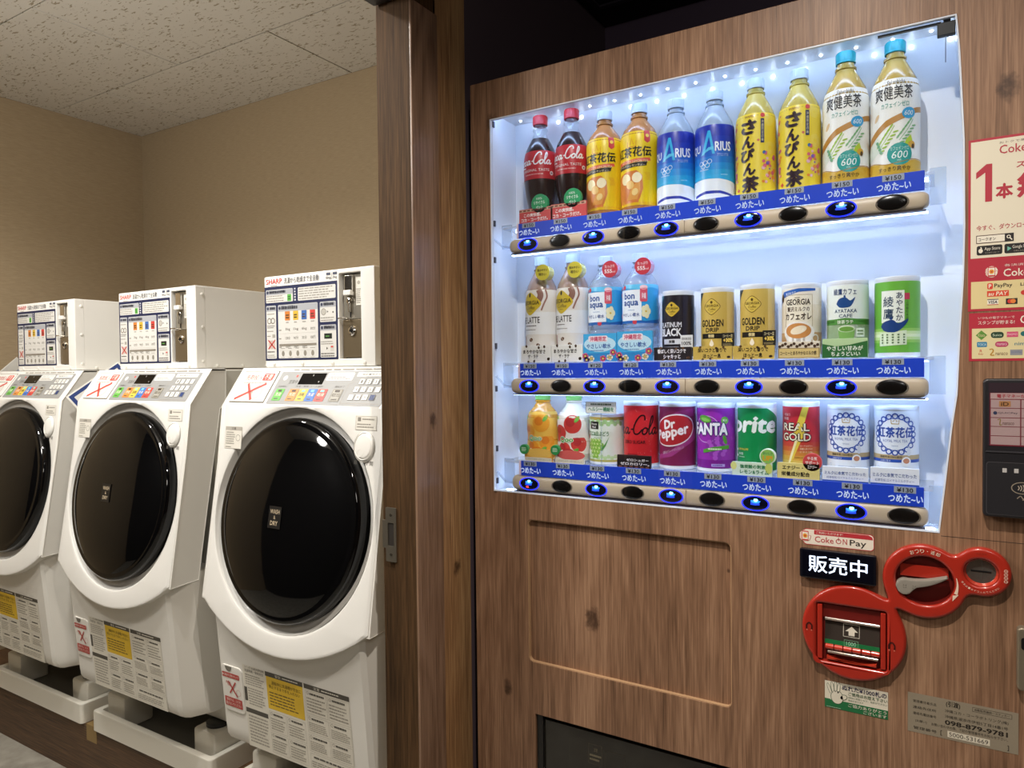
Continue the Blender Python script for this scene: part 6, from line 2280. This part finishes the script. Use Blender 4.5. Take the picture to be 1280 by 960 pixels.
def lb_royal(k):
    BL = '#2a4fa8'
    k.rect(-W, 0, W, 1, '#e6edf5', 0)
    q = k.sc[0] / k.sc[1]
    for i in range(20):
        t = 2 * PI * i / 20
        k.ring(0.0 + 0.90 * math.cos(t), 0.665 + 0.90 * q * math.sin(t), 0.15, 0.06, BL, 1 + i % 2, 12)
    k.ring(0, 0.665, 0.80, 0.03, BL, 1, 36)
    k.stroke([(-0.16, 0.82), (-0.18, 0.88), (-0.08, 0.85), (0, 0.90), (0.08, 0.85), (0.18, 0.88), (0.16, 0.82), (-0.16, 0.82)], 0.04, '#b79a52', 2, False)
    k.text('紅茶花伝', -0.86, 0.615, 0.86, 0.775, BL, 3, 0.03)
    k.text('ROYAL MILK TEA', -0.55, 0.55, 0.55, 0.59, '#5a76b4', 3)
    k.lines(-0.15, 0.49, 0.18, 0.505, 1, '#8aa0cc', 3)
    k.rect(-W, 0.30, W, 0.365, '#b9a57c', 2)
    k.text('国産牛乳100%使用', -0.70, 0.315, 0.30, 0.35, '#3a3226', 3, 0.01)
    k.rect(-W, 0.255, W, 0.30, BL, 2)
    k.text('上品な甘さ', -0.70, 0.262, -0.20, 0.292, '#dfe8f6', 3)
    k.ell(0.50, 0.27, 0.22, 0.07, '#eff1f2', 4)
    k.ell(0.50, 0.28, 0.15, 0.038, '#c88a6a', 5)
    k.poly(catmull([(0.62, 0.50), (0.72, 0.42), (0.68, 0.36), (0.56, 0.36), (0.52, 0.42), (0.62, 0.50)], 3)[:-1], '#d8dfe8', 4)
    k.text('ロイヤルミルクティー', -0.35, 0.135, 0.42, 0.17, '#5a76b4', 3)
    k.ring(-0.82, 0.17, 0.07, 0.012, '#8aa0cc', 3, 14)


bottle(0, 2, 'orange juice bottle with green cap, leftmost on the bottom shelf', 0.140, 0.0335, MINI, liquid('orange_juice', '#e9a02c', 0.92), '#86c96a', .12, .72, fruit_label('#eda02e', '#e07f1e', '#6fae3f', '#f0bd4e'), G, caph=0.11)
bottle(1, 2, 'apple juice bottle with green cap beside the grape can', 0.140, 0.0340, MINI, liquid('apple_juice', '#efe3cc', 0.9), '#86c96a', .12, .72, fruit_label('#d23f38', '#b82f30', '#6fae3f', '#f0e6dc'), G, caph=0.11)
can(2, 2, 'white grape and aloe can with white sign above it', 0.1000, 0.0345, lb_grape, G)
can(3, 2, 'red zero sugar cola can with black script lettering', 0.1255, 0.0338, lb_zero, G)
can(4, 2, 'dark maroon soda can with red oval badge', 0.1250, 0.0340, lb_pepper, G)
can(5, 2, 'purple grape soda can with white block letters', 0.1235, 0.0343, lb_fanta, G)
can(6, 2, 'green lemon lime soda can with white lettering', 0.1250, 0.0338, lb_sprite, G)
can(7, 2, 'red and gold energy drink can with yellow lightning bolt', 0.1290, 0.0300, lb_energy, G, xs=-0.2107)
can(8, 2, 'white and blue milk tea can beside the energy drink', 0.1240, 0.0325, lb_royal, G, xs=-0.1363)
can(9, 2, 'white and blue milk tea can at the right end of the bottom shelf', 0.1240, 0.0325, lb_royal, G, xs=-0.0650)


# ---- shelf cards standing in front of the drinks
def card(x0, x1, z0, z1, row, label, fn, bg, depth=0.006, badge=None):
    z0 = ROWS[row]['shelf'] + 0.0003
    m = M()
    m.box(x0, x1, 1.2695, 1.2695 + depth, z0, z1, P(bg, 0.4), 0.0006)
    k = D(x0, z0, x1, z1, rough=0.4)
    fn(k)
    k.build('x', None, flatY(1.2693), into=m, gap=0.0001)
    o = m.obj('shelf_card', None, 30)
    tag(o, label, 'card', 'shelf cards in front of the drinks')
    if badge:
        bx, bz, br, col, bf = badge
        m = M()
        m.lathe([(br, 0), (br, 0.0075), (br * 0.97, 0.008), (0, 0.008)], (bx, 1.2772 if br > 0.0108 else 1.2725, bz), P(col, 0.35), (0, -1, 0), 28)
        k = D(bx - br, bz - br, bx + br, bz + br)
        bf(k)
        k.build('x', None, flatY((1.2772 if br > 0.0108 else 1.2725) - 0.0081), into=m, gap=0.0001)
        b = m.obj('round_badge', o, 35)
        b['label'] = 'round badge'
    return o


def cf_cola(k):
    k.rect(0, 0.06, 1, 0.80, '#d04a48', 1)
    k.text('この爽快感。', 0.14, 0.46, 0.66, 0.70, '#f6ece8', 2, 0.03)
    k.text('コカ・コーラだけ。', 0.06, 0.16, 0.86, 0.40, '#f6ece8', 2, 0.03)
    for i in range(8):
        k.rect(i / 8, 0.84, i / 8 + 0.08, 0.93, '#7a3a2a', 2)
    k.rect(0, 0.80, 1, 0.96, '#c9a488', 1)


def bf_green(k):
    k.text('100%', 0.32, 0.70, 0.66, 0.82, '#dff0e4', 1, 0.01)
    k.text('リサイクル', 0.16, 0.45, 0.84, 0.64, '#e8f4ea', 1, 0.02)
    k.text('ペット', 0.30, 0.20, 0.70, 0.39, '#e8f4ea', 1, 0.02)


def beans(k, c='#4a3424'):
    rnd = random.Random(2)
    for i in range(7):
        k.ell(rnd.uniform(0.03, 0.97), rnd.choice((rnd.uniform(0.02, 0.2), rnd.uniform(0.85, 0.98))), 0.035, 0.09, c, 2, 10, rnd.uniform(-1, 1))


def cf_latte(k):
    beans(k)
    k.text('まろやかな甘さ', 0.08, 0.52, 0.82, 0.76, '#3a332c', 3, 0.025)
    k.text('ザ・ラテ', 0.24, 0.24, 0.58, 0.46, '#3a332c', 3, 0.025)


def cf_water(k):
    k.rect(0, 0, 1, 1, '#3fa8de', 1)
    k.rect(0, 0, 1, 0.30, '#2f86c4', 2)
    k.ell(0.5, 0.62, 0.48, 0.28, '#bfe3f4', 2)
    k.rrect(0.16, 0.70, 0.74, 0.92, 0.05, '#f0e4ea', 3)
    k.text('沖縄限定', 0.20, 0.72, 0.70, 0.90, '#c9486a', 4, 0.03)
    k.text('やさしい軟水', 0.10, 0.46, 0.84, 0.64, '#2a52a0', 4, 0.02)
    k.lines(0.22, 0.36, 0.70, 0.42, 1, '#4f7fb8', 4)
    for x, y, c in ((0.06, 0.2, '#d85f86'), (0.24, 0.1, '#f3ead0'), (0.60, 0.1, '#d85f86'), (0.80, 0.14, '#f3ead0'), (0.90, 0.32, '#d85f86'), (0.10, 0.06, '#7a5fb0')):
        for a in range(5):
            t = a * 2 * PI / 5
            k.ell(x + 0.05 * math.cos(t), y + 0.06 * math.sin(t), 0.05, 0.06, c, 5, 8)
        k.circ(x, y, 0.03, '#e9c85a', 6, 8)


def cf_black(k):
    k.rect(0, 0, 1, 1, '#1d1a22', 1)
    beans(k, '#6a4a34')
    k.text('香ばしく深いコクで', 0.10, 0.52, 0.86, 0.86, '#eeeaf0', 3, 0.04)
    k.text('シャキッと', 0.26, 0.10, 0.72, 0.46, '#eeeaf0', 3, 0.04)


def cf_gold(k):
    k.rect(0, 0, 1, 1, '#cdae55', 1)
    beans(k, '#5a3f28')
    k.text('深いコクと香りで', 0.12, 0.54, 0.86, 0.88, '#2a2012', 3, 0.03)
    k.text('ほっと一息', 0.26, 0.12, 0.72, 0.46, '#2a2012', 3, 0.03)


def cf_milk(k):
    k.rect(0, 0, 1, 0.62, '#d9c07e', 1)
    k.frame(0.01, 0.03, 0.99, 0.62, 0.012, '#6a4a2c', 2)
    k.text('コーヒーとまろやかなミルク感', 0.05, 0.20, 0.92, 0.44, '#33241a', 3, 0.02)
    for i in range(14):
        k.ell(0.04 + i * 0.07, 0.72 + 0.08 * (i % 3), 0.04, 0.09, '#4a3424', 2 + i % 2, 8, i)


def cf_matcha(k):
    k.poly([(0, 0), (1, 0), (1, 0.86), (0.6, 0.66), (0.3, 0.60), (0, 0.74)], '#2f6a34', 1)
    k.text('やさしい甘みが', 0.10, 0.36, 0.90, 0.62, '#eef4e0', 3, 0.03)
    k.text('ちょうどいい', 0.20, 0.08, 0.84, 0.32, '#eef4e0', 3, 0.03)


def cf_juice(c1, c2):
    def f(k):
        k.rect(0, 0, 1, 1, c1, 1)
        k.ell(0.55, 0.7, 0.5, 0.4, c2, 2)
        k.rect(0, 0, 1, 0.34, '#e6dcc0', 3)
        k.text('こだわりのすっきりおいしさ', 0.05, 0.10, 0.95, 0.26, '#7a8a5c', 4)
    return f


def cf_zero(k):
    k.poly([(0, 0), (1, 0), (1, 0.97), (0, 0.60)], '#1c1416', 1)
    for i in range(6):
        k.rect(0.05 + i * 0.16, 0.02, 0.15 + i * 0.16, 0.16, '#6a4030', 2)
    k.text('ゼロシュガー', 0.28, 0.52, 0.94, 0.74, '#f0eaea', 3, 0.03)
    k.text('ゼロカロリー。', 0.10, 0.20, 0.96, 0.44, '#f0eaea', 3, 0.03)


def cf_sprite(k):
    k.rect(0, 0, 1, 1, '#d6e8d2', 1)
    k.ell(0.92, 0.6, 0.09, 0.4, '#c9d06a', 2, 14)
    k.ell(0.04, 0.7, 0.08, 0.3, '#dde08c', 2, 14)
    k.text('強炭酸の刺激', 0.20, 0.54, 0.84, 0.84, '#1f7a48', 3, 0.03)
    k.text('レモン&ライム', 0.20, 0.14, 0.92, 0.44, '#1f7a48', 3, 0.03)


def cf_energy(k):
    k.rect(0, 0, 1, 1, '#e2d284', 1)
    k.text('エナジー・', 0.12, 0.58, 0.62, 0.84, '#2a2416', 3, 0.03)
    k.text('栄養成分配合', 0.10, 0.16, 0.78, 0.46, '#2a2416', 3, 0.03)


def cf_royal(k):
    k.rect(0, 0, 1, 0.10, '#2a4fa8', 1)
    k.poly([(0, 0.10), (1, 0.10), (1, 0.92), (0.7, 0.80), (0.3, 0.96), (0, 0.84)], '#e9eef6', 1)
    k.text('ミルクに本気でこだわった', 0.05, 0.46, 0.95, 0.70, '#3a5aa0', 3, 0.015)
    k.text('紅茶花伝 ロイヤルミルクティー', 0.10, 0.20, 0.90, 0.36, '#5a72a8', 3, 0.0)


card(-0.7471, -0.6700, 0, 1.6800, 0, 'red card in front of the leftmost cola bottle', cf_cola, '#cf5550', badge=(-0.6997, 1.6880, 0.0190, '#1f9a5c', bf_green))
card(-0.6740, -0.5960, 0, 1.6815, 0, 'red card in front of the second cola bottle', cf_cola, '#cf5550', badge=(-0.6254, 1.6895, 0.0190, '#1f9a5c', bf_green))
card(-0.7467, -0.6765, 0, 1.4006, 1, 'white bean-print card in front of the leftmost latte bottle', cf_latte, '#eceae4')
card(-0.6755, -0.6060, 0, 1.4004, 1, 'white bean-print card in front of the second latte bottle', cf_latte, '#eceae4')
card(-0.6042, -0.5345, 0, 1.4202, 1, 'blue flowered card in front of the left water bottle', cf_water, '#4fb0e2')
card(-0.5332, -0.4628, 0, 1.4223, 1, 'blue flowered card in front of the right water bottle', cf_water, '#4fb0e2')
card(-0.4598, -0.3894, 0, 1.3903, 1, 'black card in front of the black coffee can', cf_black, '#2a2630')
card(-0.3859, -0.3170, 0, 1.3899, 1, 'gold card in front of the left gold coffee can', cf_gold, '#c9ab55')
card(-0.3150, -0.2461, 0, 1.3896, 1, 'gold card in front of the right gold coffee can', cf_gold, '#c9ab55')
card(-0.2396, -0.1740, 0, 1.3943, 1, 'cream card in front of the cafe au lait can', cf_milk, '#e5d9c4')
card(-0.1703, -0.1030, 0, 1.3975, 1, 'dark green card in front of the matcha latte can', cf_matcha, '#b9d4a0')


def bf_veg(k):
    k.lines(0.25, 0.3, 0.78, 0.72, 3, '#d8ecd0', 1, 0.5, 0.1)


def bf_support(k):
    for i, tx in enumerate(('やる気', 'サポート', 'エナジー')):
        w = (0.26, 0.36, 0.24)[i]
        k.text(tx, 0.5 - w, 0.62 - i * 0.24, 0.5 + w, 0.82 - i * 0.24, '#f6e6e0', 1, 0.03)


def bf_up(k):
    k.text('おいしさ', 0.22, 0.62, 0.80, 0.78, '#1f7a48', 2, 0.02)
    k.text('UP!', 0.20, 0.22, 0.80, 0.56, '#d9a020', 2, 0.05)
    k.circ(0.5, 0.5, 0.44, '#8cc05a', 1)


card(-0.7400, -0.6770, 0, 1.1880, 2, 'orange card in front of the orange juice bottle', cf_juice('#eda83c', '#f2c25c'), '#eda83c', badge=(-0.7395, 1.1875, 0.0102, '#2f8f4a', bf_veg))
card(-0.6685, -0.6060, 0, 1.1875, 2, 'cream card in front of the apple juice bottle', cf_juice('#efe4d0', '#d8605a'), '#efe4d0', badge=(-0.6671, 1.1892, 0.0102, '#2f8f4a', bf_veg))
card(-0.5350, -0.4674, 0, 1.1872, 2, 'black card in front of the red zero sugar can', cf_zero, '#2a1c1c')
card(-0.3173, -0.2500, 0, 1.1866, 2, 'pale green card in front of the lemon lime can', cf_sprite, '#d6e8d2', badge=(-0.2572, 1.1984, 0.0135, '#e4efdc', bf_up))
card(-0.2414, -0.1747, 0, 1.1896, 2, 'yellow card in front of the energy drink can', cf_energy, '#e2d284', badge=(-0.1860, 1.1925, 0.0150, '#d04a4a', bf_support))
card(-0.1705, -0.1020, 0, 1.1878, 2, 'white and blue card in front of the left milk tea can', cf_royal, '#e9eef6')
card(-0.0992, -0.0310, 0, 1.1907, 2, 'white and blue card in front of the right milk tea can', cf_royal, '#e9eef6')


def small_sign(x0, x1, z0, z1, y, label, bg, fn, stem=None, d=0.0015):
    m = M()
    m.box(x0, x1, y, y + d, z0, z1, P(bg, 0.4), 0.0004)
    k = D(x0, z0, x1, z1)
    fn(k)
    k.build('x', None, flatY(y - 0.0002), into=m, gap=0.0001)
    if stem:
        m.box(*stem, CLEARP)
    o = m.obj('shelf_card', None, 30)
    tag(o, label, 'card', 'shelf cards in front of the drinks')


def sg_grape(k):
    k.frame(0, 0, 1, 1, 0.012, '#8a8a7a', 1)
    k.lines(0.16, 0.68, 0.84, 0.86, 1, '#5a6a5a', 1, 0.8, 0.02)
    k.text('ヘルシー補給を', 0.08, 0.16, 0.92, 0.56, '#2f8a5a', 1, 0.025)


small_sign(-0.6045, -0.5400, 1.2645, 1.2875, 1.279, 'small white sign standing above the grape can', '#f0f2ee', sg_grape, (-0.5735, -0.5705, 1.2792, 1.2802, 1.1635, 1.265))


def sg_hund(k):
    k.text('香料無添加', 0.12, 0.60, 0.88, 0.82, '#4a4a52', 1)
    k.text('100%', 0.12, 0.20, 0.88, 0.50, '#4a4a52', 1, 0.02)


def sg_thirty(k):
    k.rect(0, 0, 1, 1, '#1a1712', 1)
    k.text('コーヒー豆', 0.12, 0.68, 0.88, 0.88, '#e2d2a0', 2, 0.02)
    k.text('+30%', 0.14, 0.32, 0.88, 0.62, '#f0d060', 2, 0.05)
    k.lines(0.1, 0.08, 0.9, 0.24, 2, '#9a8a60', 2)


def stand(x0, x1, z0, z1, label, bg, fn):
    small_sign(x0, x1, z0, z1, 1.2775, label, bg, fn, (x0 + 0.002, x0 + 0.006, 1.2777, 1.2785, 1.3663, z0 + 0.001))


stand(-0.4120, -0.3890, 1.3890, 1.4120, 'small white sign beside the black coffee can label', '#e2e2e2', sg_hund)
stand(-0.3370, -0.3150, 1.3890, 1.4135, 'small black sign on the left gold coffee can', '#1a1712', sg_thirty)
stand(-0.2665, -0.2450, 1.3890, 1.4155, 'small black sign on the right gold coffee can', '#1a1712', sg_thirty)


# ---- round tags hung on the necks
def neck_tag(x, z, col, side, label, fn):
    m = M()
    m.lathe([(0, 0), (0.0160, 0), (0.0162, 0.0006), (0.0162, 0.0016), (0.0160, 0.002), (0, 0.002)], (x, 1.2790, z), P(col, 0.35), (0, -1, 0), 32)
    m.lathe([(0.0156, 0), (0.0156, 0.020)], (x + 0.0, 1.2990, z), side, (0, -1, 0), 32)
    k = D(x - 0.016, z - 0.016, x + 0.016, z + 0.016)
    fn(k)
    k.build('x', None, flatY(1.2768), into=m, gap=0.0001)
    o = m.obj('neck_tag', None, 35)
    tag(o, label, 'tag', 'round tags on the bottle necks')


def tg_y(k):
    k.text('飲みやすい', 0.14, 0.54, 0.86, 0.72, '#4a3f14', 1, 0.025)
    k.text('味わい', 0.24, 0.26, 0.78, 0.48, '#4a3f14', 1, 0.025)


def tg_r(k):
    k.text('たっぷり', 0.18, 0.58, 0.82, 0.76, '#f6e4e6', 1, 0.02)
    k.text('555', 0.16, 0.26, 0.66, 0.50, '#f6e4e6', 1, 0.03)
    k.text('ml', 0.68, 0.27, 0.86, 0.40, '#f6e4e6', 1)


SY = pane('yellow_clear', (0.98, 0.95, 0.5), 0.05, 1.45, 0.5, '#f0e478')
SR = pane('pink_clear', (0.98, 0.6, 0.7), 0.05, 1.45, 0.5, '#ee9ab4')
neck_tag(-0.6986, 1.5497, '#d9c93c', SY, 'yellow round tag on the leftmost latte bottle', tg_y)
neck_tag(-0.6260, 1.5494, '#d9c93c', SY, 'yellow round tag on the second latte bottle', tg_y)
neck_tag(-0.5507, 1.5441, '#c93a48', SR, 'red round tag on the left water bottle', tg_r)
neck_tag(-0.4837, 1.5446, '#c93a48', SR, 'red round tag on the right water bottle', tg_r)
